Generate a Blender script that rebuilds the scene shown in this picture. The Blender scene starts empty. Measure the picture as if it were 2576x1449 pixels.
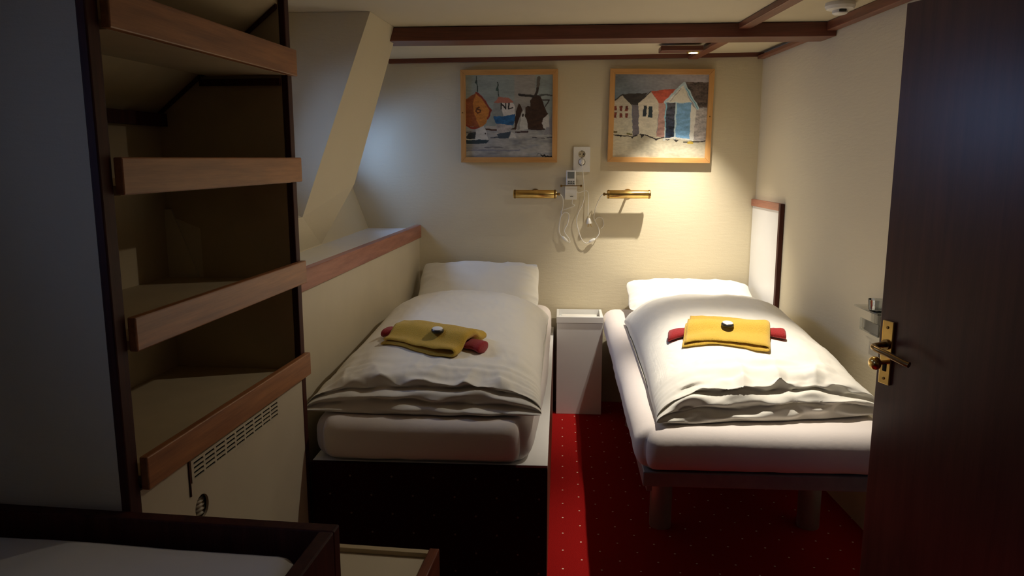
import bpy, math
from mathutils import Vector, Matrix, noise
from mathutils.geometry import tessellate_polygon
R = math.radians
PI = math.pi
sc = bpy.context.scene
col = sc.collection

# ---------------------------------------------------------------- camera, world, exposure
cam_d = bpy.data.cameras.new('camera')
cam_d.sensor_width = 36.0
cam_d.lens = 36.0 * 1909.0 / 2576.0
cam_d.clip_start = 0.02
cam = bpy.data.objects.new('camera', cam_d)
cam.location = (0, 0, 1.37)
cam.rotation_euler = (R(90 - 9.7), 0, R(3.66))
col.objects.link(cam)
sc.camera = cam
sc.view_settings.view_transform = 'Standard'
sc.view_settings.look = 'None'
sc.view_settings.gamma = 1
sc.view_settings.use_curve_mapping = False
sc.view_settings.exposure = 0.0

world = bpy.data.worlds.new('world')
sc.world = world
world.use_nodes = True
bg = world.node_tree.nodes['Background']
bg.inputs[0].default_value = (0.30, 0.45, 0.85, 1)
bg.inputs[1].default_value = 0.6

WARM = (1.0, 0.915, 0.79)
BLUE = (0.36, 0.55, 1.0)

def spot(loc, target, energy, size, blend, rad=0.02, c=WARM):
    d = bpy.data.lights.new('ceiling_spot_light', 'SPOT')
    d.energy = energy; d.spot_size = R(size); d.spot_blend = blend; d.shadow_soft_size = rad; d.color = c
    o = bpy.data.objects.new('ceiling_spot_light', d)
    o.location = loc
    o.rotation_euler = (Vector(target) - Vector(loc)).to_track_quat('-Z', 'Y').to_euler()
    col.objects.link(o)
    return o

def area(loc, target, energy, sx, sy, c=BLUE, spread=180):
    d = bpy.data.lights.new('window_daylight', 'AREA')
    d.shape = 'RECTANGLE'; d.size = sx; d.size_y = sy; d.energy = energy; d.color = c; d.spread = R(spread)
    o = bpy.data.objects.new('window_daylight', d)
    o.location = loc
    o.rotation_euler = (Vector(target) - Vector(loc)).to_track_quat('-Z', 'Y').to_euler()
    col.objects.link(o)
    return o

# two ceiling downlights (bright beam plus the wide spill of the same lamp) and daylight through the hull windows
spot((0.625, 3.815, 1.86), (0.60, 4.03, 0.60), 100, 74, 1.0, 0.012)
spot((0.625, 3.815, 1.86), (0.30, 3.60, 0.6), 4, 160, 1.0, 0.012)
spot((0.580, 2.642, 1.87), (0.62, 2.55, 0.6), 80, 60, 0.9, 0.012)
spot((0.580, 2.642, 1.87), (-0.10, 2.80, 0.5), 20, 125, 1.0, 0.012)
area((-1.345, 4.00, 1.54), (-0.80, 4.08, 1.14), 3.8, 0.24, 0.28, c=(0.30, 0.52, 1.0), spread=150)
area((-1.42, 2.62, 1.60), (-0.80, 2.95, 1.25), 3.5, 0.5, 0.36, spread=130)
area((-1.80, 0.55, 1.45), (-0.6, 0.60, 0.8), 4.6, 0.8, 0.5, c=(0.36, 0.50, 1.0))

# ---------------------------------------------------------------- materials
def newmat(name):
    m = bpy.data.materials.new(name); m.use_nodes = True
    nt = m.node_tree
    return m, nt, nt.nodes['Principled BSDF']

def N(nt, t, **kw):
    n = nt.nodes.new(t)
    for k, v in kw.items():
        setattr(n, k, v)
    return n

def coords(nt, scale=(1, 1, 1), rot=(0, 0, 0)):
    tc = N(nt, 'ShaderNodeTexCoord'); mp = N(nt, 'ShaderNodeMapping')
    mp.inputs['Scale'].default_value = scale; mp.inputs['Rotation'].default_value = rot
    nt.links.new(tc.outputs['Object'], mp.inputs['Vector'])
    return mp.outputs['Vector']

def noise_node(nt, vec, scale, detail=4, rough=0.55):
    n = N(nt, 'ShaderNodeTexNoise')
    n.inputs['Scale'].default_value = scale; n.inputs['Detail'].default_value = detail; n.inputs['Roughness'].default_value = rough
    nt.links.new(vec, n.inputs['Vector'])
    return n.outputs['Fac']

def ramp(nt, fac, stops):
    r = N(nt, 'ShaderNodeValToRGB')
    el = r.color_ramp.elements
    el[0].position, el[0].color = stops[0][0], (*stops[0][1], 1)
    el[1].position, el[1].color = stops[-1][0], (*stops[-1][1], 1)
    for p, c in stops[1:-1]:
        e = el.new(p); e.color = (*c, 1)
    nt.links.new(fac, r.inputs['Fac'])
    return r.outputs['Color']

def bump(nt, bsdf, fac, strength, dist):
    b = N(nt, 'ShaderNodeBump')
    b.inputs['Strength'].default_value = strength; b.inputs['Distance'].default_value = dist
    nt.links.new(fac, b.inputs['Height']); nt.links.new(b.outputs['Normal'], bsdf.inputs['Normal'])

def plain(name, c, rough=0.5, metal=0.0, var=0.06, scale=30, bmp=0.0, spec=None, sheen=0):
    m, nt, b = newmat(name)
    v = coords(nt)
    f = noise_node(nt, v, scale)
    c0 = tuple(max(0, x * (1 - var)) for x in c); c1 = tuple(min(1, x * (1 + var)) for x in c)
    nt.links.new(ramp(nt, f, [(0.3, c0), (0.7, c1)]), b.inputs['Base Color'])
    b.inputs['Roughness'].default_value = rough; b.inputs['Metallic'].default_value = metal
    if spec is not None: b.inputs['Specular IOR Level'].default_value = spec
    if sheen: b.inputs['Sheen Weight'].default_value = sheen
    if bmp: bump(nt, b, f, 1.0, bmp)
    return m

def wood(name, c_dark, c_light, rough=0.35, axis=1, scale=1.0, coat=0.0, spec=0.5):
    m, nt, b = newmat(name)
    b.inputs['Specular IOR Level'].default_value = spec
    s = [28, 28, 28]; s[axis] = 2.2
    v = coords(nt, tuple(x * scale for x in s))
    f = noise_node(nt, v, 1.6, 6, 0.6)
    v2 = coords(nt, tuple((x * 7 if x > 10 else x * 2) * scale for x in s))
    f2 = noise_node(nt, v2, 1.5, 3, 0.7)
    mx = N(nt, 'ShaderNodeMath', operation='MULTIPLY_ADD')
    nt.links.new(f2, mx.inputs[0]); mx.inputs[1].default_value = 0.35
    nt.links.new(f, mx.inputs[2])
    nt.links.new(ramp(nt, mx.outputs[0], [(0.45, c_dark), (0.85, c_light)]), b.inputs['Base Color'])
    b.inputs['Roughness'].default_value = rough
    b.inputs['Coat Weight'].default_value = coat; b.inputs['Coat Roughness'].default_value = 0.3
    bump(nt, b, f2, 0.25, 0.0004)
    return m

def wallpaper(name, c):
    m, nt, b = newmat(name)
    v = coords(nt, (1, 1, 1))
    f = noise_node(nt, coords(nt, (18, 18, 95)), 1.0, 2)
    g = noise_node(nt, v, 260, 2)
    mx = N(nt, 'ShaderNodeMath', operation='MULTIPLY_ADD')
    nt.links.new(g, mx.inputs[0]); mx.inputs[1].default_value = 0.5; nt.links.new(f, mx.inputs[2])
    h = noise_node(nt, v, 1.2, 3)
    nt.links.new(ramp(nt, h, [(0.3, tuple(x * 0.96 for x in c)), (0.7, c)]), b.inputs['Base Color'])
    b.inputs['Roughness'].default_value = 0.75
    b.inputs['Specular IOR Level'].default_value = 0.25
    bump(nt, b, mx.outputs[0], 0.55, 0.0012)
    return m

def carpet(name, horizontal=True, lo=(0.23, 0.006, 0.006), hi=(0.41, 0.014, 0.012), dc=(0.90, 0.68, 0.52)):
    m, nt, b = newmat(name)
    tc = N(nt, 'ShaderNodeTexCoord'); sp = N(nt, 'ShaderNodeSeparateXYZ')
    nt.links.new(tc.outputs['Object'], sp.inputs[0])
    def mth(op, a, bb=None, c=None):
        n = N(nt, 'ShaderNodeMath', operation=op)
        for i, x in enumerate((a, bb, c)):
            if x is None: continue
            if isinstance(x, (int, float)): n.inputs[i].default_value = x
            else: nt.links.new(x, n.inputs[i])
        return n.outputs[0]
    SX, SY = 0.0655, 0.124
    u = mth('DIVIDE', mth('SUBTRACT', sp.outputs['X'], 0.0205 - SX * 40), SX)
    cell = mth('ROUND', u)
    par = mth('MODULO', cell, 2.0)
    yy_ = sp.outputs['Y'] if horizontal else sp.outputs['Z']
    vv = mth('ADD', mth('DIVIDE', mth('SUBTRACT', yy_, 3.867 - SY * 60), SY), mth('MULTIPLY', par, 0.5))
    du = mth('MULTIPLY', mth('SUBTRACT', u, cell), SX)
    dv = mth('MULTIPLY', mth('SUBTRACT', vv, mth('ROUND', vv)), SY)
    d = mth('SQRT', mth('ADD', mth('MULTIPLY', du, du), mth('MULTIPLY', dv, dv)))
    dot = mth('LESS_THAN', d, 0.0034)
    v = coords(nt)
    f = noise_node(nt, v, 420, 3)
    base = ramp(nt, f, [(0.3, lo), (0.7, hi)])
    mix = N(nt, 'ShaderNodeMix', data_type='RGBA')
    nt.links.new(dot, mix.inputs['Factor']); nt.links.new(base, mix.inputs[6])
    mix.inputs[7].default_value = (*dc, 1)
    nt.links.new(mix.outputs[2], b.inputs['Base Color'])
    b.inputs['Roughness'].default_value = 0.95; b.inputs['Specular IOR Level'].default_value = 0.03
    bump(nt, b, f, 0.9, 0.003)
    return m

def linen(name, c, rough=0.8, stripe=True):
    m, nt, b = newmat(name)
    v = coords(nt)
    f = noise_node(nt, v, 9, 3)
    nt.links.new(ramp(nt, f, [(0.3, tuple(x * 0.97 for x in c)), (0.7, c)]), b.inputs['Base Color'])
    b.inputs['Roughness'].default_value = rough; b.inputs['Specular IOR Level'].default_value = 0.2
    b.inputs['Sheen Weight'].default_value = 0.15
    bump(nt, b, noise_node(nt, v, 55, 4), 0.35, 0.0016)
    return m

def terry(name, c):
    m, nt, b = newmat(name)
    v = coords(nt)
    f = noise_node(nt, v, 330, 3, 0.7)
    nt.links.new(ramp(nt, f, [(0.3, tuple(x * 0.78 for x in c)), (0.7, c)]), b.inputs['Base Color'])
    b.inputs['Roughness'].default_value = 0.95; b.inputs['Specular IOR Level'].default_value = 0.1
    b.inputs['Sheen Weight'].default_value = 0.3
    bump(nt, b, f, 1.0, 0.0035)
    return m

def emit(name, c, s):
    m, nt, b = newmat(name)
    b.inputs['Emission Color'].default_value = (*c, 1); b.inputs['Emission Strength'].default_value = s
    b.inputs['Base Color'].default_value = (*c, 1)
    return m

def clear(name, tint=(0.95, 0.97, 1.0), gloss=0.12):
    m = bpy.data.materials.new(name); m.use_nodes = True
    nt = m.node_tree; nt.nodes.remove(nt.nodes['Principled BSDF'])
    out = nt.nodes['Material Output']
    t = N(nt, 'ShaderNodeBsdfTransparent'); t.inputs[0].default_value = (*tint, 1)
    g = N(nt, 'ShaderNodeBsdfGlossy'); g.inputs['Roughness'].default_value = 0.05
    lw = N(nt, 'ShaderNodeLayerWeight'); lw.inputs[0].default_value = 0.35
    ad = N(nt, 'ShaderNodeMath', operation='ADD'); ad.inputs[1].default_value = gloss
    nt.links.new(lw.outputs['Fresnel'], ad.inputs[0])
    mx = N(nt, 'ShaderNodeMixShader')
    nt.links.new(ad.outputs[0], mx.inputs[0]); nt.links.new(t.outputs[0], mx.inputs[1]); nt.links.new(g.outputs[0], mx.inputs[2])
    nt.links.new(mx.outputs[0], out.inputs['Surface'])
    return m

def painted(name):
    m, nt, b = newmat(name)
    a = N(nt, 'ShaderNodeAttribute'); a.attribute_name = 'paint'
    f = noise_node(nt, coords(nt, (60, 60, 160)), 3, 4, 0.7)
    mix = N(nt, 'ShaderNodeMix', data_type='RGBA', blend_type='MULTIPLY')
    mix.inputs['Factor'].default_value = 0.35
    nt.links.new(a.outputs['Color'], mix.inputs[6])
    nt.links.new(ramp(nt, f, [(0.3, (0.6, 0.6, 0.6)), (0.62, (1, 1, 1))]), mix.inputs[7])
    nt.links.new(mix.outputs[2], b.inputs['Base Color'])
    b.inputs['Roughness'].default_value = 0.42
    bump(nt, b, f, 0.5, 0.001)
    return m

M = {}
M['wall'] = wallpaper('wallpaper_cream', (0.69, 0.605, 0.425))
M['ceiling'] = plain('ceiling_paint', (0.64, 0.56, 0.395), 0.6, var=0.03, scale=4)
M['panel'] = plain('cream_laminate', (0.60, 0.52, 0.37), 0.55, var=0.03, scale=6)
M['white_panel'] = plain('white_laminate', (0.80, 0.79, 0.76), 0.35, var=0.02, scale=6)
M['shelf'] = plain('beige_laminate', (0.50, 0.40, 0.24), 0.6, var=0.05, scale=12)
M['rail'] = wood('beech_rail', (0.25, 0.095, 0.038), (0.46, 0.195, 0.074), 0.4, axis=1)
M['rail_x'] = wood('mahogany_rail_pink', (0.27, 0.09, 0.055), (0.44, 0.18, 0.11), 0.4, axis=1)
M['mahog'] = wood('dark_mahogany', (0.034, 0.008, 0.006), (0.075, 0.019, 0.012), 0.55, axis=2, spec=0.22)
M['mahog_x'] = wood('mahogany_beam', (0.085, 0.024, 0.014), (0.18, 0.055, 0.032), 0.4, axis=0)
M['mahog_y'] = wood('mahogany_batten', (0.11, 0.034, 0.018), (0.24, 0.08, 0.042), 0.4, axis=1)
M['door'] = wood('door_mahogany', (0.065, 0.018, 0.010), (0.115, 0.034, 0.018), 0.32, axis=2, scale=0.8, coat=0.35)
M['oak'] = wood('light_oak_frame', (0.50, 0.24, 0.07), (0.68, 0.37, 0.13), 0.4, axis=0)
M['oak_z'] = wood('light_oak_frame_upright', (0.50, 0.24, 0.07), (0.68, 0.37, 0.13), 0.4, axis=2)
M['carpet'] = carpet('dotted_red_carpet', True)
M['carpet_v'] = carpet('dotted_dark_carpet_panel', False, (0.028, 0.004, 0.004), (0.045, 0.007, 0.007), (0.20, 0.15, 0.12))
M['linen'] = linen('white_cotton', (0.86, 0.82, 0.72))
M['sheet'] = linen('fitted_sheet', (0.80, 0.72, 0.66))
M['yellow'] = terry('yellow_terry', (0.80, 0.50, 0.06))
M['red'] = terry('red_terry', (0.42, 0.02, 0.022))
M['brass'] = plain('brass', (0.75, 0.50, 0.16), 0.22, 1.0, var=0.15, scale=20)
M['brass_dark'] = plain('dark_brass', (0.25, 0.15, 0.05), 0.35, 1.0, var=0.1)
M['bronze'] = plain('bronze', (0.34, 0.22, 0.09), 0.28, 1.0, var=0.15)
M['plastic'] = plain('white_plastic', (0.80, 0.77, 0.70), 0.35, var=0.02)
M['cable'] = plain('white_cable', (0.78, 0.74, 0.66), 0.45, var=0.03)
M['black'] = plain('black_plastic', (0.02, 0.02, 0.02), 0.3, var=0.1)
M['hole'] = plain('dark_gap', (0.01, 0.008, 0.006), 0.9, var=0.1)
M['grey'] = plain('grey_screen', (0.20, 0.21, 0.20), 0.2, var=0.05)
M['metal'] = plain('grey_metal', (0.30, 0.29, 0.28), 0.4, 0.4, var=0.08)
M['leg'] = plain('leg_metal', (0.42, 0.40, 0.39), 0.35, 0.5, var=0.05)
M['glass'] = clear('clear_acrylic', (0.93, 0.95, 0.95), 0.10)
M['pane'] = clear('window_pane', (0.97, 0.98, 1.0), 0.03)
M['paint'] = painted('oil_paint')
M['lamp'] = emit('lamp_glow', (1.0, 0.86, 0.62), 60)
M['hose'] = plain('ribbed_hose', (0.50, 0.42, 0.28), 0.4, var=0.05)
M['label'] = plain('white_wrapper', (0.85, 0.84, 0.82), 0.35, var=0.03)

# ---------------------------------------------------------------- mesh helpers
class MB:
    def __init__(s): s.v = []; s.f = []; s.m = []
    def add(s, vs, fs, mi=0, mat=None):
        b = len(s.v)
        s.v += [tuple(mat @ Vector(v)) if mat else tuple(v) for v in vs]
        s.f += [tuple(b + i for i in f) for f in fs]; s.m += [mi] * len(fs)
        return s
    def box(s, x0, x1, y0, y1, z0, z1, mi=0, mat=None):
        vs = [(x0,y0,z0),(x1,y0,z0),(x1,y1,z0),(x0,y1,z0),(x0,y0,z1),(x1,y0,z1),(x1,y1,z1),(x0,y1,z1)]
        fs = [(3,2,1,0),(4,5,6,7),(0,1,5,4),(1,2,6,5),(2,3,7,6),(3,0,4,7)]
        return s.add(vs, fs, mi, mat)
    def hexa(s, vs, mi=0):
        return s.add(vs, [(3,2,1,0),(4,5,6,7),(0,1,5,4),(1,2,6,5),(2,3,7,6),(3,0,4,7)], mi)
    def plate(s, outer, holes, t, frame, mi=0):
        # polygon with holes in a 2D frame (origin, ax, ay); thickness along az
        o, ax, ay = (Vector(q) for q in frame); az = ax.cross(ay).normalized()
        loops = [outer] + holes
        tris = tessellate_polygon([[Vector((p[0], p[1], 0)) for p in l] for l in loops])
        pts = [p for l in loops for p in l]; n = len(pts)
        vs = [o + ax * p[0] + ay * p[1] for p in pts] + [o + ax * p[0] + ay * p[1] - az * t for p in pts]
        fs = []
        for a, b_, c in tris:
            pa, pb, pc = pts[a], pts[b_], pts[c]
            ar = (pb[0]-pa[0])*(pc[1]-pa[1]) - (pb[1]-pa[1])*(pc[0]-pa[0])
            if ar < 0: b_, c = c, b_
            fs.append((a, b_, c)); fs.append((n + c, n + b_, n + a))
        k = 0
        for l in loops:
            m_ = len(l)
            for i in range(m_):
                a, b_ = k + i, k + (i + 1) % m_
                fs.append((a, n + a, n + b_, b_))
            k += m_
        return s.add(vs, fs, mi)
    def tube(s, pts, r, seg=10, mi=0, cap=True):
        pts = [Vector(p) for p in pts]; n = len(pts)
        rs = r if isinstance(r, (list, tuple)) else [r] * n
        up = Vector((0, 0, 1)); vs = []; fs = []
        t0 = (pts[1] - pts[0]).normalized()
        if abs(t0.dot(up)) > 0.9: up = Vector((1, 0, 0))
        a = (up - t0 * up.dot(t0)).normalized()
        for i, p in enumerate(pts):
            t = (pts[min(i + 1, n - 1)] - pts[max(i - 1, 0)]).normalized()
            a = (a - t * a.dot(t)).normalized(); b_ = t.cross(a)
            for k in range(seg):
                an = 2 * PI * k / seg
                vs.append(p + (a * math.cos(an) + b_ * math.sin(an)) * rs[i])
        for i in range(n - 1):
            for k in range(seg):
                k2 = (k + 1) % seg
                fs.append((i*seg+k, i*seg+k2, (i+1)*seg+k2, (i+1)*seg+k))
        if cap:
            fs.append(tuple(range(seg))[::-1]); fs.append(tuple((n-1)*seg + k for k in range(seg)))
        return s.add(vs, fs, mi)
    def lathe(s, prof, seg=32, mat=None, mi=0):
        vs = []; fs = []; n = len(prof)
        for (r, z) in prof:
            for k in range(seg):
                an = 2 * PI * k / seg
                vs.append((r * math.cos(an), r * math.sin(an), z))
        for i in range(n - 1):
            for k in range(seg):
                k2 = (k + 1) % seg
                fs.append((i*seg+k, i*seg+k2, (i+1)*seg+k2, (i+1)*seg+k))
        fs.append(tuple(range(seg))[::-1]); fs.append(tuple((n-1)*seg + k for k in range(seg)))
        return s.add(vs, fs, mi, mat)
    def build(s, name, mats, parent=None, smooth=False, bevel=0, seg=2, angle=40, W=None):
        if W is not None:   # vertices were written in room coordinates: bring them into the thing's own frame
            inv = (Matrix.Translation(W.location) @ Matrix.Rotation(W.rotation_euler[2], 4, 'Z')).inverted()
            s.v = [tuple(inv @ Vector(v)) for v in s.v]
        me = bpy.data.meshes.new(name)
        me.from_pydata(s.v, [], s.f)
        if not isinstance(mats, (list, tuple)): mats = [mats]
        for m in mats: me.materials.append(m)
        me.polygons.foreach_set('material_index', s.m)
        me.update()
        o = bpy.data.objects.new(name, me); col.objects.link(o)
        if parent is not None: o.parent = parent
        if bevel:
            b = o.modifiers.new('bevel', 'BEVEL'); b.width = bevel; b.segments = seg; b.limit_method = 'ANGLE'; b.angle_limit = R(35)
            b.harden_normals = False
        if smooth:
            me.polygons.foreach_set('use_smooth', [True] * len(me.polygons))
            if angle < 180: me.set_sharp_from_angle(angle=R(angle))
        return o

def catmull(pts, n=8):
    P = [Vector(p) for p in pts]; out = []
    for i in range(len(P) - 1):
        p0 = P[max(i-1, 0)]; p1 = P[i]; p2 = P[i+1]; p3 = P[min(i+2, len(P)-1)]
        for k in range(n):
            t = k / n
            out.append(0.5 * ((2*p1) + (p2-p0)*t + (2*p0-5*p1+4*p2-p3)*t*t + (3*p1-p0-3*p2+p3)*t*t*t))
    out.append(P[-1])
    return out

def tag(o, label=None, cat=None, group=None, kind=None):
    if label: o['label'] = label
    if cat: o['category'] = cat
    if group: o['group'] = group
    if kind: o['kind'] = kind
    return o
def empty(name, loc, label, cat, rz=0, group=None):
    o = bpy.data.objects.new(name, None); col.objects.link(o)
    o.empty_display_size = 0.05
    o.location = loc; o.rotation_euler = (0, 0, rz)
    return tag(o, label, cat, group)
def struct(o, label=None): return tag(o, label, kind='structure')
def nz(x, y, z=0): return noise.noise(Vector((x, y, z)))

# ---------------------------------------------------------------- the room
def right_x(y): return 1.047 + 0.0637 * (4.19 - y)
def knee_x(y): return -0.787 - 0.040 * (4.19 - y)
CEIL = 1.915

b = MB(); b.box(-2.0, 1.7, -1.4, 4.5, -0.05, 0)
struct(b.build('floor', M['carpet']), 'red carpet with a grid of tiny pale dots')
b = MB(); b.box(-1.9, 1.7, -1.4, 4.5, CEIL, CEIL + 0.05)
struct(b.build('ceiling', M['ceiling']))
b = MB(); b.box(-1.45, 1.12, 4.19, 4.26, 0, CEIL)
struct(b.build('wall_back', M['wall']))
b = MB()
xa, xb = right_x(4.19), right_x(-1.25)
b.hexa([(xa,4.19,0),(xb,-1.25,0),(xb+0.07,-1.25,0),(xa+0.07,4.19,0),(xa,4.19,CEIL),(xb,-1.25,CEIL),(xb+0.07,-1.25,CEIL),(xa+0.07,4.19,CEIL)][::1])
struct(b.build('wall_right', M['wall']))
b = MB(); b.box(-1.75, 1.45, -1.32, -1.25, 0, CEIL)
struct(b.build('wall_front', M['wall']))

# cabinet frame of reference: origin at the near front corner, local +y runs along the front
CAB_O = Vector((-0.832, 1.375, 0)); CAB_A = -math.atan2(0.053, 0.84)
CAB = Matrix.Translation(CAB_O) @ Matrix.Rotation(CAB_A, 4, 'Z')
# partition wall that faces the camera left of the shelves
b = MB(); b.box(-0.86, -0.0185, -0.034, 0.006, 0, CEIL, mat=CAB)
struct(b.build('wall_left_partition', M['wall']))
# left wall beside the bunk with its window
b = MB()
b.plate([(-1.25, 0), (1.5, 0), (1.5, CEIL), (-1.25, CEIL)], [[(0.15, 1.12), (0.95, 1.12), (0.95, 1.62), (0.15, 1.62)]], 0.06, ((-1.66, 0, 0), (0, 1, 0), (0, 0, 1)))
struct(b.build('wall_left_front', M['wall']))

def window(name, o, ax, ay, w, h, label):
    o = Vector(o); ax = Vector(ax).normalized(); ay = Vector(ay).normalized(); az = ax.cross(ay)
    f = MB()
    f.plate([(-w/2-0.03,-h/2-0.03),(w/2+0.03,-h/2-0.03),(w/2+0.03,h/2+0.03),(-w/2-0.03,h/2+0.03)],
            [[(-w/2+0.012,-h/2+0.012),(w/2-0.012,-h/2+0.012),(w/2-0.012,h/2-0.012),(-w/2+0.012,h/2-0.012)]], 0.02, (o + az * 0.011, ax, ay))
    fo = f.build(name, M['mahog_y'], bevel=0.003)
    struct(fo, label)
    g = MB(); g.plate([(-w/2,-h/2),(w/2,-h/2),(w/2,h/2),(-w/2,h/2)], [], 0.004, (o - az * 0.012, ax, ay))
    g.build('window_pane', M['pane'], fo)
    return fo
window('window_3', (-1.66, 0.55, 1.37), (0, 1, 0), (0, 0, 1), 0.8, 0.5, 'window in the left wall above the bunk')

# ship's side: ledge, knuckle, window strip (two windows) and the boxed rib between them
def hull_pt(t, y):
    # t = 0 foot of the window strip, 1 = ceiling
    return Vector((-1.30 + 0.22 * t, y, 1.22 + (CEIL - 1.22) * t))
b = MB()
Y0, Y1 = 2.20, 4.19
b.add([(-1.075,Y0,0.985),(-1.075,Y1,0.985),(-1.16,Y1,1.22),(-1.16,Y0,1.22),(-1.34,Y0,1.22),(-1.34,Y1,1.22),(-1.14,Y1,0.93),(-1.14,Y0,0.93)],
      [(0,1,2,3),(3,2,5,4),(4,5,6,7),(7,6,1,0),(0,3,4,7),(1,6,5,2)])
struct(b.build('wall_left_lower', M['wall']))
b = MB()
tn = (hull_pt(1, 0) - hull_pt(0, 0)).normalized(); Lh = (hull_pt(1, 0) - hull_pt(0, 0)).length
def hole(y0, y1, a0, a1): return [(y0, a0), (y1, a0), (y1, a1), (y0, a1)]
b.plate([(Y0, 0), (Y1, 0), (Y1, Lh), (Y0, Lh)], [hole(2.34, 2.84, 0.14, 0.54), hole(3.60, 4.14, 0.14, 0.54)], 0.05, ((-1.30, 0, 1.22), (0, 1, 0), tn))
struct(b.build('wall_left_upper', M['wall']))
o1 = Vector((-1.30, 2.59, 1.22)) + tn * 0.34; o2 = Vector((-1.30, 3.87, 1.22)) + tn * 0.34
window('window_1', o1, (0, 1, 0), tn, 0.50, 0.40, 'window in the ship side hidden behind the shelves')
window('window_2', o2, (0, 1, 0), tn, 0.54, 0.40, 'window in the ship side by the back wall')
# rib
b = MB()
rib = [[(-0.724, 1.914), (-1.040, 1.115), (-1.115, 1.09), (-1.155, 1.205), (-1.30, 1.222), (-1.085, 1.914)],
       [(-0.706, 1.914), (-0.918, 1.255), (-1.075, 0.99), (-1.155, 1.205), (-1.30, 1.222), (-1.085, 1.914)]]
rib = [[(-0.724, 1.914), (-1.020, 1.140), (-1.078, 0.986), (-1.155, 1.205), (-1.30, 1.222), (-1.085, 1.914)],
       [(-0.706, 1.914), (-0.916, 1.258), (-1.078, 0.986), (-1.155, 1.205), (-1.30, 1.222), (-1.085, 1.914)]]
vs = [(x, 2.95, z) for x, z in rib[0]] + [(x, 3.35, z) for x, z in rib[1]]
fs = [(0,1,2,3,4,5)] + [(11,10,9,8,7,6)] + [(i, (i+6), ((i+1)%6)+6, (i+1)%6) for i in range(6)]
b.add(vs, fs)
struct(b.build('wall_left_rib', M['wall']), 'slanted boxed rib between the two window recesses')
b = MB()
b.add([(-1.076,2.205,0.9855),(-1.076,2.9495,0.9855),(-1.020,2.9495,1.140),(-1.020,2.205,1.140),(-1.155,2.205,1.195),(-1.155,2.9495,1.195)],
      [(0,1,2,3),(3,2,5,4),(0,3,4),(2,1,5),(1,0,4,5)])
struct(b.build('wall_left_sill', M['wall']))
# ledge and knee wall beside the left bed
b = MB()
xk0, xk1 = knee_x(2.24), knee_x(4.19)
b.hexa([(-1.16,2.24,0.955),(xk0-0.02,2.24,0.955),(xk1-0.02,4.19,0.955),(-1.16,4.19,0.955),(-1.16,2.24,0.985),(xk0-0.02,2.24,0.985),(xk1-0.02,4.19,0.985),(-1.16,4.19,0.985)])
struct(b.build('trim_1', M['white_panel']), 'pale window ledge behind the wooden rail')
b = MB()
b.hexa([(xk0-0.02,2.24,0),(xk0,2.24,0),(xk1,4.19,0),(xk1-0.02,4.19,0),(xk0-0.02,2.24,0.953),(xk0,2.24,0.953),(xk1,4.19,0.953),(xk1-0.02,4.19,0.953)])
struct(b.build('wall_left', M['panel']), 'low cream wall beside the left bed')
b = MB()
b.hexa([(xk0-0.022,2.24,0.934),(xk0+0.012,2.24,0.934),(xk1+0.012,4.188,0.934),(xk1-0.022,4.188,0.934),(xk0-0.022,2.24,1.005),(xk0+0.012,2.24,1.005),(xk1+0.012,4.188,1.005),(xk1-0.022,4.188,1.005)])
struct(b.build('trim_2', M['rail_x'], bevel=0.003), 'reddish brown rail on top of the low wall')

# ceiling woodwork
b = MB()
b.hexa([(-0.735,3.29,1.857),(right_x(3.27)-0.002,3.27,1.857),(right_x(3.42)-0.002,3.42,1.857),(-0.745,3.44,1.857),(-0.725,3.29,1.913),(right_x(3.27)-0.002,3.27,1.913),(right_x(3.42)-0.002,3.42,1.913),(-0.725,3.44,1.913)])
struct(b.build('trim_3', M['mahog_x'], bevel=0.003), 'wide dark brown beam across the ceiling')
b = MB(); b.hexa([(-0.93,4.165,1.872),(1.045,4.165,1.893),(1.045,4.189,1.893),(-0.93,4.189,1.872),(-0.93,4.165,1.896),(1.045,4.165,1.914),(1.045,4.189,1.914),(-0.93,4.189,1.896)])
struct(b.build('trim_4', M['mahog_x']), 'thin dark strip where back wall meets ceiling')
b = MB(); b.hexa([(-0.95,3.44,1.896),(1.09,3.44,1.913),(1.047,4.19,1.913),(-0.95,4.19,1.895),(-0.95,3.44,1.9149),(1.09,3.44,1.9149),(1.047,4.19,1.9149),(-0.95,4.19,1.9149)])
struct(b.build('ceiling_rear', M['ceiling']))
def batten(name, xc, y0, y1, w, z0, z1, label, k=0.0637, ref=3.35):
    b = MB()
    f = lambda y: xc - k * (y - ref)
    b.hexa([(f(y0)-w/2,y0,z0),(f(y0)+w/2,y0,z0),(f(y1)+w/2,y1,z0),(f(y1)-w/2,y1,z0),(f(y0)-w/2,y0,z1),(f(y0)+w/2,y0,z1),(f(y1)+w/2,y1,z1),(f(y1)-w/2,y1,z1)])
    struct(b.build(name, M['mahog_y'], bevel=0.003), label)
batten('trim_5', 0.735, -1.2, 3.285, 0.050, 1.890, 1.914, 'ceiling batten running from the beam towards the viewer', 0.068)
batten('trim_6', 0.735, 3.43, 4.16, 0.050, 1.880, 1.8955, 'ceiling batten from the beam to the back wall', 0.068)
batten('trim_7', right_x(3.35)-0.022, -1.2, 3.27, 0.040, 1.878, 1.914, 'brown strip along ceiling and right wall before the beam')
batten('trim_8', right_x(3.35)-0.020, 3.43, 4.16, 0.036, 1.878, 1.8955, 'brown strip along ceiling and right wall behind the beam')

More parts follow.
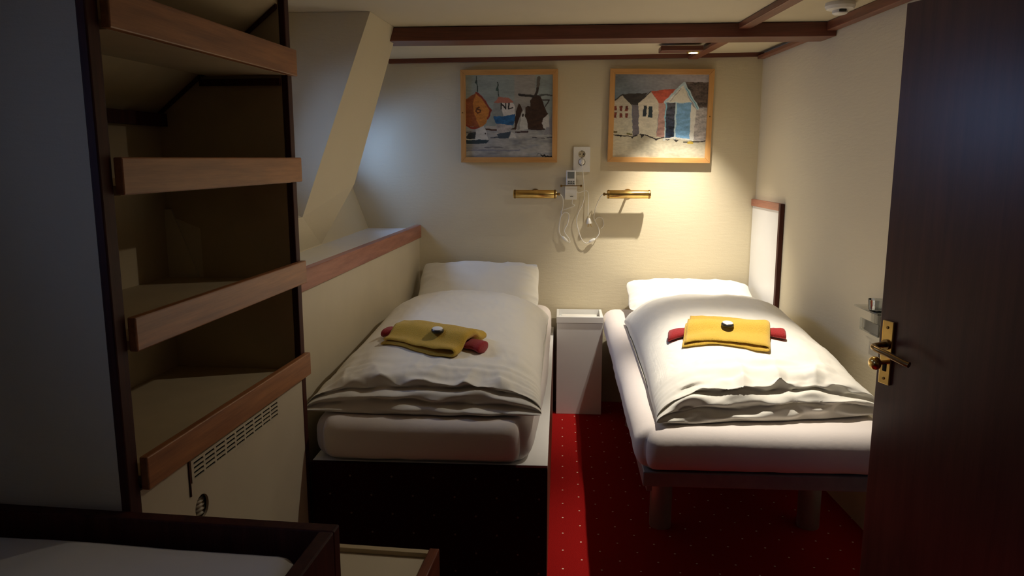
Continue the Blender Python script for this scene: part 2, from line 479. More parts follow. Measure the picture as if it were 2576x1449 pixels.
# white panel with wooden edge low on the right wall, at the bed head
def on_right(y, z, d): # point d in front of the right wall
    return (right_x(y) - d, y, z)
b = MB()
def rbox(b, y0, y1, z0, z1, d0, d1, z1b=None):
    z1b = z1 if z1b is None else z1b
    b.hexa([on_right(y0,z0,d1),on_right(y0,z0,d0),on_right(y1,z0,d0),on_right(y1,z0,d1),on_right(y0,z1,d1),on_right(y0,z1,d0),on_right(y1,z1b,d0),on_right(y1,z1b,d1)])
root = empty('headboard_panel', on_right(3.95, 0, 0), 'narrow white wall panel with brown wooden edging at the head of the right bed', 'panel')
rbox(b, 3.76, 4.185, 0.10, 1.118, 0.002, 0.014)
b.build('board', M['white_panel'], root, W=root)
b = MB(); rbox(b, 3.76, 4.188, 1.118, 1.154, 0.002, 0.022); b.build('top_edge', M['rail_x'], root, bevel=0.002, W=root)
b = MB(); rbox(b, 3.735, 3.76, 0.10, 1.154, 0.002, 0.022); b.build('side_edge', M['mahog'], root, bevel=0.002, W=root)

# ---------------------------------------------------------------- shelf unit
CW = 0.842
cab = empty('shelf_unit', tuple(CAB_O), 'tall built-in shelf unit with brown wooden rails and cream lower panel, left of the beds', 'shelf', CAB_A)
def cbox(x0, x1, y0, y1, z0, z1): return MB().box(x0, x1, y0, y1, z0, z1)
cbox(-0.018, 0.001, -0.036, 0.0, 0, 1.912).build('post', M['mahog'], cab, bevel=0.003)
cbox(-0.018, 0.001, CW - 0.030, CW, 0, 1.912).build('post', M['mahog'], cab, bevel=0.003)
cbox(-0.40, -0.0185, CW - 0.029, CW - 0.008, 0, 1.912).build('side_panel', M['shelf'], cab)
cbox(-0.40, -0.0185, 0.008, 0.024, 0, 1.912).build('side_panel', M['shelf'], cab)
YA, YB = 0.024, CW - 0.030
cbox(-0.415, -0.40, 0.008, CW - 0.008, 0, 1.5).build('back_panel', M['shelf'], cab)
def slope_z(x): return 1.50 + (x + 0.40) * 0.78
b = MB()
b.hexa([(-0.40,YA,slope_z(-0.40)),(-0.019,YA,slope_z(-0.019)),(-0.019,YB,slope_z(-0.019)),(-0.40,YB,slope_z(-0.40)),
        (-0.40,YA,slope_z(-0.40)+0.015),(-0.019,YA,slope_z(-0.019)+0.015),(-0.019,YB,slope_z(-0.019)+0.015),(-0.40,YB,slope_z(-0.40)+0.015)])
b.build('sloping_panel', M['shelf'], cab)
b = MB()
for x0, x1 in ((-0.395, -0.262), (-0.255, -0.020)):
    b.hexa([(x0,YB-0.012,slope_z(x0)-0.012),(x1,YB-0.012,slope_z(x1)-0.012),(x1,YB-0.001,slope_z(x1)-0.012),(x0,YB-0.001,slope_z(x0)-0.012),
            (x0,YB-0.012,slope_z(x0)-0.001),(x1,YB-0.012,slope_z(x1)-0.001),(x1,YB-0.001,slope_z(x1)-0.001),(x0,YB-0.001,slope_z(x0)-0.001)])
b.box(-0.399, -0.375, YA, YB, 1.462, 1.498)
b.build('edge_strip', M['mahog'], cab)
cbox(-0.262, -0.020, YB - 0.012, YB - 0.001, 1.575, 1.594).build('edge_strip', M['mahog'], cab)
for z, xb_ in ((0.736, -0.399), (1.016, -0.399), (1.318, -0.399), (1.621, -0.235)):
    cbox(xb_, -0.004, YA + 0.001, YB - 0.001, z - 0.018, z).build('shelf_board', M['shelf'], cab)
for z0, z1 in ((1.602, 1.676), (1.302, 1.372), (1.000, 1.068), (0.716, 0.785)):
    cbox(0.001, 0.019, 0.003, CW, z0, z1).build('shelf_rail', M['rail'], cab, bevel=0.003)
# lower panel with the vent opening and the round hole
b = MB()
holes = []
VY0, VY1, VZ0, VZ1 = 0.186, 0.632, 0.655, 0.699
for i in range(9):
    for j in range(4):
        w = (VY1 - VY0) / 9
        y0 = VY0 + i * w + 0.004; y1 = VY0 + (i + 1) * w - 0.004
        z0 = VZ0 + j * (VZ1 - VZ0) / 4 + 0.0028; z1 = z0 + 0.0055
        holes.append([(y0, z0), (y1, z0), (y1, z1), (y0, z1)])
gr = MB(); gr.plate([(VY0-0.006,VZ0-0.004),(VY1+0.006,VZ0-0.004),(VY1+0.006,VZ1+0.004),(VY0-0.006,VZ1+0.004)], holes, 0.003, ((0.0035, 0, 0), (0, 1, 0), (0, 0, 1)))
gr.build('vent_grille', M['panel'], cab)
HC = (0.218, 0.578); HR = 0.029
circ = [(HC[0] + HR * math.cos(2*PI*k/32), HC[1] + HR * math.sin(2*PI*k/32)) for k in range(32)]
b.plate([(0.001,0.0),(CW-0.031,0.0),(CW-0.031,0.715),(0.001,0.715)], [circ, [(VY0-0.004,VZ0-0.002),(VY1+0.004,VZ0-0.002),(VY1+0.004,VZ1+0.002),(VY0-0.004,VZ1+0.002)]], 0.006, ((0.0, 0, 0), (0, 1, 0), (0, 0, 1)))
b.build('lower_panel', M['panel'], cab)
cbox(-0.06, -0.05, VY0 - 0.02, VY1 + 0.02, 0.50, 0.712).build('dark_backing', M['hole'], cab)  # near-black sheet: its colour paints in the darkness behind vent slots and hole
cbox(0.0, 0.003, 0.172, 0.176, 0.622, 0.706).build('vent_strip', M['mahog'], cab)
# ribbed hose end seen through the round hole
h = MB(); prof = []
for k in range(29):
    z = k / 28 * 0.07
    prof.append((0.021 + 0.0030 * math.cos(k * PI / 2), z))
h.lathe(prof, 24, Matrix.Translation((-0.031, HC[0] + 0.020, HC[1] - 0.054)) @ Matrix.Rotation(R(4), 4, 'X'))
h.build('ribbed_hose', M['hose'], cab, smooth=True, angle=180)

# ---------------------------------------------------------------- ceiling fixtures
def downlight(loc, rz, label, xl, group=None):
    r = empty('ceiling_spotlight', loc, label, 'light', rz, group)
    MB().box(-0.125, 0.075, -0.045, 0.045, -0.024, 0.0).build('housing', M['mahog_x'], r, bevel=0.004)
    m = MB(); m.lathe([(0.0335, -0.026), (0.0335, -0.0245), (0.030, -0.0245), (0.030, -0.026)], 32)
    m = MB()
    seg = 32; vs = []; fs = []
    prof = [(0.024, -0.0225), (0.024, -0.030), (0.031, -0.030), (0.033, -0.0245)]
    for rr, z in prof:
        for k in range(seg): vs.append((xl + rr * math.cos(2*PI*k/seg), rr * math.sin(2*PI*k/seg), z))
    for i in range(3):
        for k in range(seg): fs.append((i*seg+k, (i+1)*seg+k, (i+1)*seg+(k+1)%seg, i*seg+(k+1)%seg))
    m.add(vs, fs); m.build('lamp_ring', M['brass'], r, smooth=True)
    m = MB(); m.lathe([(0.022, -0.0255), (0.018, -0.0275), (0.006, -0.029)], 24, Matrix.Translation((xl, 0, 0)))
    m.build('bulb', M['lamp'], r, smooth=True)
downlight((0.590, 3.815, 1.8958), 0, 'small brown ceiling spotlight glowing just above the beach hut painting', 0.035)
downlight((0.580, 2.642, CEIL), 0, 'brown ceiling spotlight at the top edge of the view, before the beam', 0.0)
sd = empty('smoke_detector', (0.985, 2.90, CEIL), 'round white smoke detector on the ceiling near the right wall', 'detector')
MB().lathe([(0.050, -0.0), (0.052, -0.012), (0.046, -0.022), (0.03, -0.026)], 40).build('base', M['plastic'], sd, smooth=True)
m = MB(); m.lathe([(0.026, -0.026), (0.026, -0.036), (0.020, -0.040), (0.004, -0.041)], 32); m.build('sensor_cap', M['plastic'], sd, smooth=True)
MB().box(-0.012, 0.012, -0.033, -0.027, -0.034, -0.027).build('sensor_slot', M['black'], sd)

# ---------------------------------------------------------------- soft things
def soft_slab(x0, x1, y0, y1, z0, z1, rc, re, amp=0.003, n=(44, 90, 10), seed=0, dome=0.0):
    cx, cy, cz = (x0+x1)/2, (y0+y1)/2, (z0+z1)/2
    hx, hy, hz = (x1-x0)/2, (y1-y0)/2, (z1-z0)/2
    nx, ny, nzz = n
    idx = {}; vs = []; fs = []
    def vid(i, j, k):
        key = (i, j, k)
        if key not in idx:
            def g(t, h, m, r):   # denser rows near the rounded edges
                a = t / m * 2 - 1
                return h * math.sin(a * PI / 2) * 0.35 + h * a * 0.65
            p = Vector((g(i, hx, nx, re), g(j, hy, ny, re), g(k, hz, nzz, re)))
            c = Vector((max(-hx+re, min(hx-re, p.x)), max(-hy+re, min(hy-re, p.y)), max(-hz+re, min(hz-re, p.z))))
            d = p - c
            if d.length > 1e-9:
                m_ = max(abs(d.x), abs(d.y), abs(d.z)); d = d * (m_ / d.length)
            p = c + d
            ax, ay = hx - rc, hy - rc
            vx, vy = abs(p.x) - ax, abs(p.y) - ay
            if vx > 0 and vy > 0:
                m_ = max(vx, vy); l = math.hypot(vx, vy)
                vx *= m_ / l; vy *= m_ / l
                p.x = math.copysign(ax + vx, p.x); p.y = math.copysign(ay + vy, p.y)
            if p.z > 0: p.z += dome * max(0, 1 - (p.x/hx)**2) * max(0, 1 - (p.y/hy)**2)
            side = max(abs(p.x)/hx, abs(p.y)/hy)
            w = amp * (nz(p.x*4+seed, p.y*4, p.z*9) * 0.6 + nz(p.x*13+seed, p.y*13, p.z*5) * 0.4 * (1.4 if p.z < 0 else 0.6))
            nn = Vector((p.x/hx, p.y/hy, p.z/hz)); nn = Vector((nn.x**5, nn.y**5, nn.z**5)); nn.normalize()
            p += nn * w
            idx[key] = len(vs); vs.append((p.x+cx, p.y+cy, p.z+cz))
        return idx[key]
    for i in range(nx):
        for j in range(ny):
            fs.append((vid(i,j,nzz), vid(i+1,j,nzz), vid(i+1,j+1,nzz), vid(i,j+1,nzz)))
            fs.append((vid(i,j+1,0), vid(i+1,j+1,0), vid(i+1,j,0), vid(i,j,0)))
    for i in range(nx):
        for k in range(nzz):
            fs.append((vid(i,0,k), vid(i+1,0,k), vid(i+1,0,k+1), vid(i,0,k+1)))
            fs.append((vid(i,ny,k+1), vid(i+1,ny,k+1), vid(i+1,ny,k), vid(i,ny,k)))
    for j in range(ny):
        for k in range(nzz):
            fs.append((vid(0,j,k+1), vid(0,j+1,k+1), vid(0,j+1,k), vid(0,j,k)))
            fs.append((vid(nx,j,k), vid(nx,j+1,k), vid(nx,j+1,k+1), vid(nx,j,k+1)))
    return MB().add(vs, fs)

def interp(tab, y):
    if y <= tab[0][0]: return tab[0][1]
    for (a, va), (b_, vb) in zip(tab, tab[1:]):
        if y <= b_:
            t = (y - a) / (b_ - a); t = t * t * (3 - 2 * t)
            return va + (vb - va) * t
    return tab[-1][1]

def ridged(x, y, z=0):
    return 1 - min(1.0, abs(nz(x, y, z)) * 2.4)

def duvet(W, L, H, seed, shear, x_off, pleat, mirror=1, head_curve=0.05, crump=1.0):
    """H: table of top height along the length. Folded duvet: two puffy layers, the open edges at the foot, fold at the head."""
    NU, NV = 150, 200
    lay = []
    for i in range(NU + 1):
        u = -1 + 2 * i / NU
        # more columns near the side seams
        u = math.copysign(1 - (1 - abs(u)) ** 1.25, u)
        x = u * W / 2 * mirror
        e = max(0.0, 1 - abs(u) ** 3.2) ** 0.5
        n1 = nz(x*4.3+seed, 1.7, seed); n2 = nz(x*9+seed, 5.1, seed); n3 = nz(x*5.5+seed, 9.3, seed); n4 = nz(x*17+seed, 2.2, seed)
        T = interp(H, 0.10)
        c = crump
        r1 = ridged(x*7+seed, 3.1, seed) - 0.5; r2 = ridged(x*12+seed, 6.1, seed) - 0.5
        P = [(0.30, 0.000), (0.05, 0.000), (-0.018 + 0.008*n3*c, 0.003), (-0.036 + 0.012*n1*c, 0.13*T + 0.006*n2), (-0.020 + 0.012*n3*c, 0.27*T + 0.010*n1*c),
             (-0.004 + 0.012*r1*c, 0.33*T + 0.014*n1*c), (-0.012 + 0.010*n4*c, 0.38*T + 0.014*n1*c), (-0.022 + 0.016*n2*c, 0.47*T + 0.020*n3*c), (-0.006 + 0.016*n3*c, 0.58*T + 0.020*n2*c),
             (0.022 + 0.014*r2*c, 0.64*T + 0.016*n2*c), (0.012 + 0.016*n4*c, 0.70*T + 0.018*n2*c), (0.010 + 0.022*n1*c, 0.79*T + 0.020*n4*c), (0.034 + 0.022*n2*c, 0.88*T + 0.012*n3*c), (0.064 + 0.02*n3*c, 0.96*T + 0.008*n1*c)]
        nt_ = 60
        for k in range(nt_ + 1):
            y = 0.10 + (L - 0.02 - 0.10) * k / nt_
            P.append((y, interp(H, y)))
        th = interp(H, L - 0.02)
        P += [(L + 0.012, th*0.72), (L + 0.016, th*0.40), (L - 0.005, 0.08*th), (L - 0.06, 0.0)]
        Q = catmull([(0, y, z) for y, z in P], 6)
        # resample by index weight: keep every point of the crumpled foot, thin the flat top
        arc = [0]
        for a, b_ in zip(Q, Q[1:]): arc.append(arc[-1] + (b_ - a).length * (1.0 if a.y > 0.16 else 3.0))
        tot = arc[-1]; j = 0; row = []
        for k in range(NV + 1):
            s_ = tot * k / NV
            while j < len(arc) - 2 and arc[j+1] < s_: j += 1
            t = (s_ - arc[j]) / max(1e-9, arc[j+1] - arc[j])
            row.append(Q[j].lerp(Q[j+1], max(0, min(1, t))))
        out = []
        zs = 0.016
        for k, q in enumerate(row):
            y, z = q.y, q.z
            fr = math.exp(-max(0, y) / 0.16)
            rel = z / interp(H, max(0.1, y)); cl = lambda t: max(0.0, min(1.0, t))
            wt = cl((rel - 0.70) / 0.22); wt = wt * wt * (3 - 2 * wt)
            wl = cl((0.60 - rel) / 0.2) * cl(z / 0.012) * cl((0.11 - y) / 0.04)
            zz = zs + (z - zs) * e
            yy_ = y
            k1 = 0.35 + 0.65 * e; fy = cl((0.14 - y) / 0.14)
            yy_ = y - (1 - k1) * y * fy * 0.8 - 0.014 * abs(u) ** 6 * fy
            xx_ = x * (1 - 0.035 * math.sin(PI * min(1, max(0, y / L))) ** 0.7 + 0.012 * nz(y*5, seed, u))
            w = 0.020 * fr * c * (ridged(x*8+seed, y*3.2, seed) - 0.55) \
                + 0.010 * math.exp(-((y - 0.15) / 0.12) ** 2) * nz(x*5+seed, y*24, 3) * c \
                + 0.012 * nz(x*2.6+seed, y*2.4, 7) + 0.0045 * nz(x*8+seed, y*6, 9) \
                + 0.007 * max(0, nz(x*3+seed, y*2, 4) + 0.15) * (ridged(x*9+y*5+seed, y*8-x*4, 2) - 0.4) \
                + 0.0018 * (ridged(x*22+y*9+seed, y*12-x*6, 6) - 0.5)
            pl = pleat[0] if u < 0 else pleat[1]
            w += pl * math.exp(-(1 - abs(u)) / 0.10) * math.sin(2*PI*y/0.027 + 3*nz(y*4, seed, 1) + 5*(1-abs(u))) * (0.4 + 0.6 * e)
            zz += w * (0.25 + 0.75 * e) * wt
            yy_ += wl * (0.010 * nz(x*12+seed, z*40, 5) + 0.012 * (ridged(x*6+z*14+seed, z*16-x*2, 5) - 0.6)) * c * e
            zz += wl * 0.006 * nz(x*10+seed, z*30, 8) * e
            zz = max(0.002, zz)
            sh = shear * (u * mirror + 1) / 2 * (1 - min(1, max(0, y / L)))
            hc = head_curve * (u ** 2) * max(0, y / L) ** 3
            out.append((xx_ + x_off * (y / L), yy_ + sh - hc, zz))
        lay.append(out)
    vs = [p for r in lay for p in r]; fs = []
    for i in range(NU):
        for k in range(NV):
            a = i*(NV+1)+k
            f = (a, a+1, a+NV+2, a+NV+1)
            fs.append(f if mirror > 0 else f[::-1])
        a = i*(NV+1)
        f = (a + NV, a, a + NV + 1, a + NV + 1 + NV)
        fs.append(f if mirror > 0 else f[::-1])
    m = MB().add([(v[0], v[1], v[2]) for v in vs], fs)
    return m

def pillow(name, label, loc, rx, rz, W, L, T, seed, sag=0.0):
    """soft stuffed pillow: pinched seam all round, pointed corners, pleats running in from the seam"""
    NU, NV = 96, 72
    mat = Matrix.Translation(loc) @ Matrix.Rotation(rz, 4, 'Z') @ Matrix.Rotation(rx, 4, 'X')
    vs = []; ids = {}; fs = []
    def ss(t): return math.copysign(1 - (1 - abs(t)) ** 1.35, t)
    for s_ in (0, 1):
        for j in range(NV + 1):
            for i in range(NU + 1):
                rim = i in (0, NU) or j in (0, NV)
                if s_ and rim: ids[(s_, i, j)] = ids[(0, i, j)]; continue
                u = ss(-1 + 2*i/NU); v = ss(-1 + 2*j/NV)
                x = W/2 * u * (1 - 0.030 * (1 - v*v) - 0.055 * v**6); y = L/2 * v * (1 - 0.035 * (1 - u*u) - 0.10 * u**6)
                du_, dv_ = 1 - abs(u), 1 - abs(v)
                h = max(0.0, (1 - abs(u)**2.6)) ** 0.62 * max(0.0, (1 - abs(v)**2.6)) ** 0.62
                # pleats perpendicular to each seam, folds fanning from the corners
                pu = math.exp(-du_/0.16) * (ridged(y*16+seed, u*1.5, seed) - 0.5); pv = math.exp(-dv_/0.20) * (ridged(x*13+seed, v*1.5, seed+3) - 0.5)
                an = math.atan2(dv_ + 0.02, du_ + 0.02)
                rad = math.hypot(du_, dv_); cr = math.exp(-((rad-0.25)/0.22)**2) * math.sin(an*9 + seed + (u > 0)*2 + (v > 0)*1.3)
                w = 0.020*pu*(h**0.3) + 0.020*pv*(h**0.3) + 0.005*cr*h + 0.008*nz(x*5+seed, y*5, s_) * h + 0.006*(ridged(x*6+y*4+seed, y*7-x*2, 3) - 0.5)*h
                z = (T/2 * h + w) * (1 if s_ else -0.85)
                if rim: z = 0.005 * nz(x*12+seed, y*12, 1)
                z += 0.010 * (u*u*v*v) - sag * (1 - v) ** 2 * 0.25
                y += 0.006 * nz(x*9+seed, 4, v) * abs(v); x += 0.005 * nz(y*9+seed, 6, u) * abs(u)
                ids[(s_, i, j)] = len(vs); vs.append(tuple(mat @ Vector((x, y, z))))
    for s_ in (0, 1):
        for j in range(NV):
            for i in range(NU):
                q = [ids[(s_,i,j)], ids[(s_,i+1,j)], ids[(s_,i+1,j+1)], ids[(s_,i,j+1)]]
                fs.append(tuple(q if s_ else q[::-1]))
    o = MB().add(vs, fs).build(name, M['linen'], smooth=True, angle=180)
    return tag(o, label, 'pillow')

# ---------------------------------------------------------------- left bed
lb = empty('box_bed', (-0.405, 3.17, 0), 'left single bed base, box with white platform top and dark dotted red end panel', 'bed')
MB().box(-0.770, -0.045, 2.215, 4.17, 0.02, 0.418).build('base', M['hole'], lb, W=lb)
MB().box(-0.770, -0.032, 2.2155, 4.175, 0.418, 0.436).build('platform', M['white_panel'], lb, bevel=0.002, W=lb)
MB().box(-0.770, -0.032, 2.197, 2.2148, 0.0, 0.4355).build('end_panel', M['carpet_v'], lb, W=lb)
MB().box(-0.0448, -0.032, 2.2155, 4.17, 0.0, 0.4178).build('side_panel', M['mahog_y'], lb, W=lb)
ml = soft_slab(-0.768, -0.045, 2.192, 4.16, 0.4365, 0.575, 0.085, 0.052, 0.005, seed=3)
ml.v = [(x - 0.040 * max(0, 1 - (y - 2.2) / 0.8) ** 1.3 * max(0, (x + 0.775) / 0.73), y, z) for x, y, z in ml.v]
mt = tag(ml.build('mattress', M['sheet'], smooth=True, angle=180),
         'mattress in a pale fitted sheet on the left bed', 'mattress')
dl = duvet(0.745, 1.50, [(0.0, 0.110), (0.10, 0.125), (0.40, 0.160), (0.70, 0.185), (0.98, 0.200), (1.18, 0.185), (1.34, 0.150), (1.48, 0.105)], 3.0, 0.0, 0.0, (0.0020, 0.0060), 1, 0.10, 1.15)
dl.v = [(x - 0.425, y + 2.275, z + 0.5745) for x, y, z in dl.v]
DL = dl.build('duvet', M['linen'], smooth=True, angle=180)
tag(DL, 'folded white duvet on the left bed, half in blue window light', 'duvet')
pillow('pillow', 'white pillow leaning on the back wall at the head of the left bed', (-0.430, 3.960, 0.690), R(30), R(1), 0.65, 0.42, 0.165, 2.0)

# ---------------------------------------------------------------- right bed
rb = empty('metal_leg_bed', (0.63, 3.17, 0), 'right single bed frame, dark frame on round grey legs by the right wall', 'bed')
MB().box(0.262, 1.015, 2.225, 4.15, 0.372, 0.420).build('frame', M['metal'], rb, bevel=0.004, W=rb)
MB().box(0.275, 0.292, 2.24, 4.14, 0.352, 0.3715).build('side_rail', M['metal'], rb, W=rb)
MB().box(0.985, 1.002, 2.24, 4.14, 0.352, 0.3715).build('side_rail', M['metal'], rb, W=rb)
for lx, ly in ((0.388, 2.715), (0.945, 2.745), (0.388, 3.80), (0.945, 3.80)):
    m = MB(); m.lathe([(0.040, 0.0), (0.041, 0.01), (0.041, 0.36), (0.041, 0.3715)], 32, Matrix.Translation((lx, ly, 0)))
    m.build('leg', M['leg'], rb, smooth=True, W=rb)
tag(soft_slab(0.235, 1.035, 2.195, 4.155, 0.4205, 0.557, 0.070, 0.062, 0.005, seed=11).build('mattress', M['sheet'], smooth=True, angle=180),
    'mattress in a pale fitted sheet on the right bed', 'mattress')
dr = duvet(0.73, 1.47, [(0.0, 0.125), (0.10, 0.145), (0.40, 0.180), (0.70, 0.205), (0.98, 0.215), (1.18, 0.200), (1.32, 0.170), (1.45, 0.120)], 8.4, 0.13, 0.02, (0.0110, 0.0030), 1, 0.06, 1.35)
dr.v = [(x + 0.665, y + 2.275, z + 0.5565) for x, y, z in dr.v]
DR = dr.build('duvet', M['linen'], smooth=True, angle=180)
tag(DR, 'brightly lit folded white duvet on the right bed', 'duvet')
pillow('pillow', 'white pillow lying at the head of the right bed', (0.680, 3.950, 0.648), R(13), R(-2), 0.66, 0.42, 0.150, 5.3)

# ---------------------------------------------------------------- towels and sweets
from mathutils.bvhtree import BVHTree
def top_fn(ob):
    me = ob.data
    t = BVHTree.FromPolygons([v.co.copy() for v in me.vertices], [tuple(p.vertices) for p in me.polygons])
    def one(x, y):
        h = t.ray_cast(Vector((x, y, 2)), Vector((0, 0, -1)))
        return h[0].z if h[0] else 0.6
    def f(x, y, r=0.02):
        return max(one(x, y), 0.2 * (one(x, y) + one(x+r, y) + one(x-r, y) + one(x, y+r) + one(x, y-r)))
    return f
def towel_set(surf, cx, cy, rz, w, d, where, lift, roll_len, roll_rz, roll_w=0.085):
    ca, sa = math.cos(rz), math.sin(rz)
    cr, sr = math.cos(roll_rz), math.sin(roll_rz)
    def wp(x, y): return cx + x*ca - y*sa, cy + x*sa + y*ca
    # red towel: flat roll with rounded ends, under the yellow one
    vs = []; fs = []; NA, NB = 40, 20
    for i in range(NA + 1):
        a = -1 + 2 * i / NA
        e = max(0.0, 1 - abs(a) ** 16) ** 0.5 * (0.72 + 0.28 * abs(a) ** 2)
        lx = math.copysign(1 - (1 - abs(a)) ** 1.6, a) * roll_len / 2; bend = 0.020 * (1 - a * a)
        for k in range(NB):
            an = 2 * PI * k / NB
            ly = math.cos(an) * roll_w / 2 * e + bend * 0.5
            hz = (math.sin(an) * 0.5 + 0.5) * (0.030 + 0.012 * a * a) * e
            X, Y = cx + lx*cr - ly*sr, cy + lx*sr + ly*cr
            vs.append((X, Y, surf(X, Y) + 0.001 + hz + 0.0015 * nz(X*60, Y*60, hz*80)))
    for i in range(NA):
        for k in range(NB):
            fs.append((i*NB+k, (i+1)*NB+k, (i+1)*NB+(k+1)%NB, i*NB+(k+1)%NB))
    fs.append(tuple(range(NB))); fs.append(tuple(NA*NB + k for k in range(NB))[::-1])
    o = MB().add(vs, fs).build('red_towel', M['red'], smooth=True, angle=180)
    tag(o, 'red towel rolled flat under the yellow towel on the %s bed' % where, 'towel', 'red towels')
    def rollh(X, Y):
        dx, dy = X - cx, Y - cy
        lx = dx*cr + dy*sr; ly = -dx*sr + dy*cr
        return 0.031 * math.exp(-(ly / (roll_w * 0.62)) ** 4) * (1 if abs(lx) < roll_len/2 else 0)
    # yellow towel: one ribbon folded in a U, the fold on the right, open ends left; pile thickness t
    t = 0.0105; g = lift
    cen = []
    n = 34
    for i in range(n + 1): cen.append((-w/2 + (w - 0.012) * i / n, t/2, 0, 1))
    rr = t/2 + g/2
    for k in range(1, 10):
        an = -PI/2 + PI * k / 10
        cen.append((w/2 - 0.012 + math.cos(an) * (rr + 0.006), t/2 + rr + math.sin(an) * rr, math.cos(an), -math.sin(an)))
    for i in range(n + 1): cen.append((w/2 - 0.012 - (w - 0.020) * i / n, 3*t/2 + g, 0, -1))
    ns = len(cen); MD = 30
    vs = []; fs = []
    loop = 2 * ns
    def top(px, py, ins):
        # extra gap near the fold at the front, soft undulation
        return 0
    for j in range(MD + 1):
        y = -d/2 + d * j / MD
        er = 1.0
        ed = min(j, MD - j) / 2.0
        if ed < 1: er = math.sqrt(max(0.05, 1 - (1 - ed) ** 2))
        ring = []
        for s_ in (1, -1):
            seq = cen if s_ == 1 else cen[::-1]
            for (x, h, nx_, nz_) in seq:
                hh = h; up = h > t
                # the two layers press together away from the fold
                if up: hh = h - g * 0.75 * min(1, max(0, (w/2 - 0.05 - x) / 0.10))
                skew = 0.010 * nz(x*9+cx, 3.3, up) + (0.004 if up else -0.004)
                yl = y + skew * (abs(y) / (d/2)) - (0.010 * math.sin(3*x/w*2) if j == 0 else 0) * 0.3
                X, Y = wp(x + nx_ * s_ * t/2 * er, yl)
                base = surf(X, Y, 0.03) + 0.002 + rollh(X, Y) * 0.95
                Z = base + max(0.0, hh + (-nz_) * s_ * t/2 * er * (1 if True else 0)) + 0.0035 * nz(X*16, Y*16, up*2.0)
                ring.append((X, Y, Z))
        vs += ring
    for j in range(MD):
        for k in range(loop):
            k2 = (k + 1) % loop
            fs.append((j*loop+k, j*loop+k2, (j+1)*loop+k2, (j+1)*loop+k))
    for j, fl in ((0, False), (MD, True)):
        for k in range(ns - 1):
            f = (j*loop+k, j*loop+loop-1-k, j*loop+loop-2-k, j*loop+k+1)
            fs.append(f[::-1] if fl else f)
    o = MB().add(vs, fs).build('yellow_towel', M['yellow'], smooth=True, angle=180)
    tag(o, 'folded yellow towel with a small sweet on top, on the %s bed' % where, 'towel', 'yellow towels')
    return top_fn(o)
def sweet(x, y, z, where, tilt):
    r = empty('wrapped_sweet', (x, y, z), 'small round black and white sweet on the yellow towel of the %s bed' % where, 'sweet', 0.4, 'sweets on the towels')
    r.rotation_euler = (tilt, 0, 0.3)
    m = MB(); m.lathe([(0.015, 0.0), (0.020, 0.002), (0.0225, 0.007), (0.0215, 0.011), (0.0175, 0.0145), (0.010, 0.0152)], 40); m.build('wrapper', M['black'], r, smooth=True, angle=180)
    m = MB(); m.lathe([(0.0182, 0.0130), (0.0184, 0.0156), (0.0160, 0.0172), (0.004, 0.0178)], 32); m.build('paper_label', M['label'], r, smooth=True, angle=60)
sR = top_fn(DR); sL = top_fn(DL)
tR = towel_set(sR, 0.606, 2.745, R(-13), 0.290, 0.300, 'right', 0.004, 0.415, R(-7))
tL = towel_set(sL, -0.450, 2.615, R(-25), 0.300, 0.215, 'left', 0.012, 0.420, R(-24), 0.085)
sweet(0.600, 2.700, tR(0.600, 2.700) + 0.0005, 'right', R(8))
sweet(-0.424, 2.560, tL(-0.424, 2.560) + 0.0005, 'left', R(8))

# ---------------------------------------------------------------- bedside cabinet between the beds
ns_ = empty('bedside_cabinet', (0.108, 4.065, 0), 'narrow tall white bedside cabinet with a recessed top, between the two beds', 'cabinet')
MB().box(-0.014, 0.230, 3.962, 4.172, 0.0, 0.505).build('body', M['white_panel'], ns_, bevel=0.002, W=ns_)
m = MB(); m.plate([(-0.016, 3.958), (0.232, 3.958), (0.232, 4.175), (-0.016, 4.175)], [[(-0.002, 3.976), (0.218, 3.976), (0.218, 4.162), (-0.002, 4.162)]], 0.034, ((0, 0, 0.5395), (1, 0, 0), (0, 1, 0)))
m.build('top_rim', M['white_panel'], ns_, bevel=0.002, W=ns_)
MB().box(0.010, 0.205, 4.02, 4.150, 0.5052, 0.516).build('tray', M['plastic'], ns_, bevel=0.004, W=ns_)

# ---------------------------------------------------------------- bunk in the foreground and low box
BA = R(-3.6)
bk = empty('wooden_bunk', (-0.410, 1.312, 0), 'dark mahogany bunk frame in the bottom left foreground', 'bed', BA)
def bb(x0, x1, y0, y1, z0, z1): return MB().box(x0, x1, y0, y1, z0, z1)
bb(-1.08, 0.0, -0.030, 0.0, 0.0, 0.690).build('back_board', M['mahog'], bk, bevel=0.003)
bb(-0.028, 0.0, -1.95, -0.0305, 0.0, 0.690).build('side_board', M['mahog'], bk, bevel=0.003)
bb(-1.08, -0.0285, -1.95, -1.92, 0.0, 0.690).build('foot_board', M['mahog'], bk, bevel=0.003)
bb(-1.08, -0.0285, -1.919, -0.0305, 0.44, 0.46).build('bunk_base', M['panel'], bk)
o = soft_slab(-1.06, -0.036, -1.91, -0.040, 0.4605, 0.658, 0.06, 0.045, 0.004, n=(50, 70, 8), seed=20, dome=0.018).build('mattress', M['linen'], smooth=True, angle=180)
o.location = (-0.410, 1.312, 0); o.rotation_euler = (0, 0, BA)
tag(o, 'bare pale mattress inside the dark bunk in the foreground', 'mattress')
st = empty('storage_box', (-0.325, 1.935, 0), 'low cream-topped box with brown edging at the foot of the left bed', 'box', R(-4))
bb(-0.40, -0.029, -0.42, -0.003, 0.0, 0.285).build('body', M['panel'], st)
bb(-0.40, -0.029, -0.024, -0.003, 0.2855, 0.300).build('back_lip', M['shelf'], st, bevel=0.002)
bb(-0.028, 0.0, -0.42, 0.0, 0.0, 0.304).build('side_edge', M['mahog_y'], st, bevel=0.003)

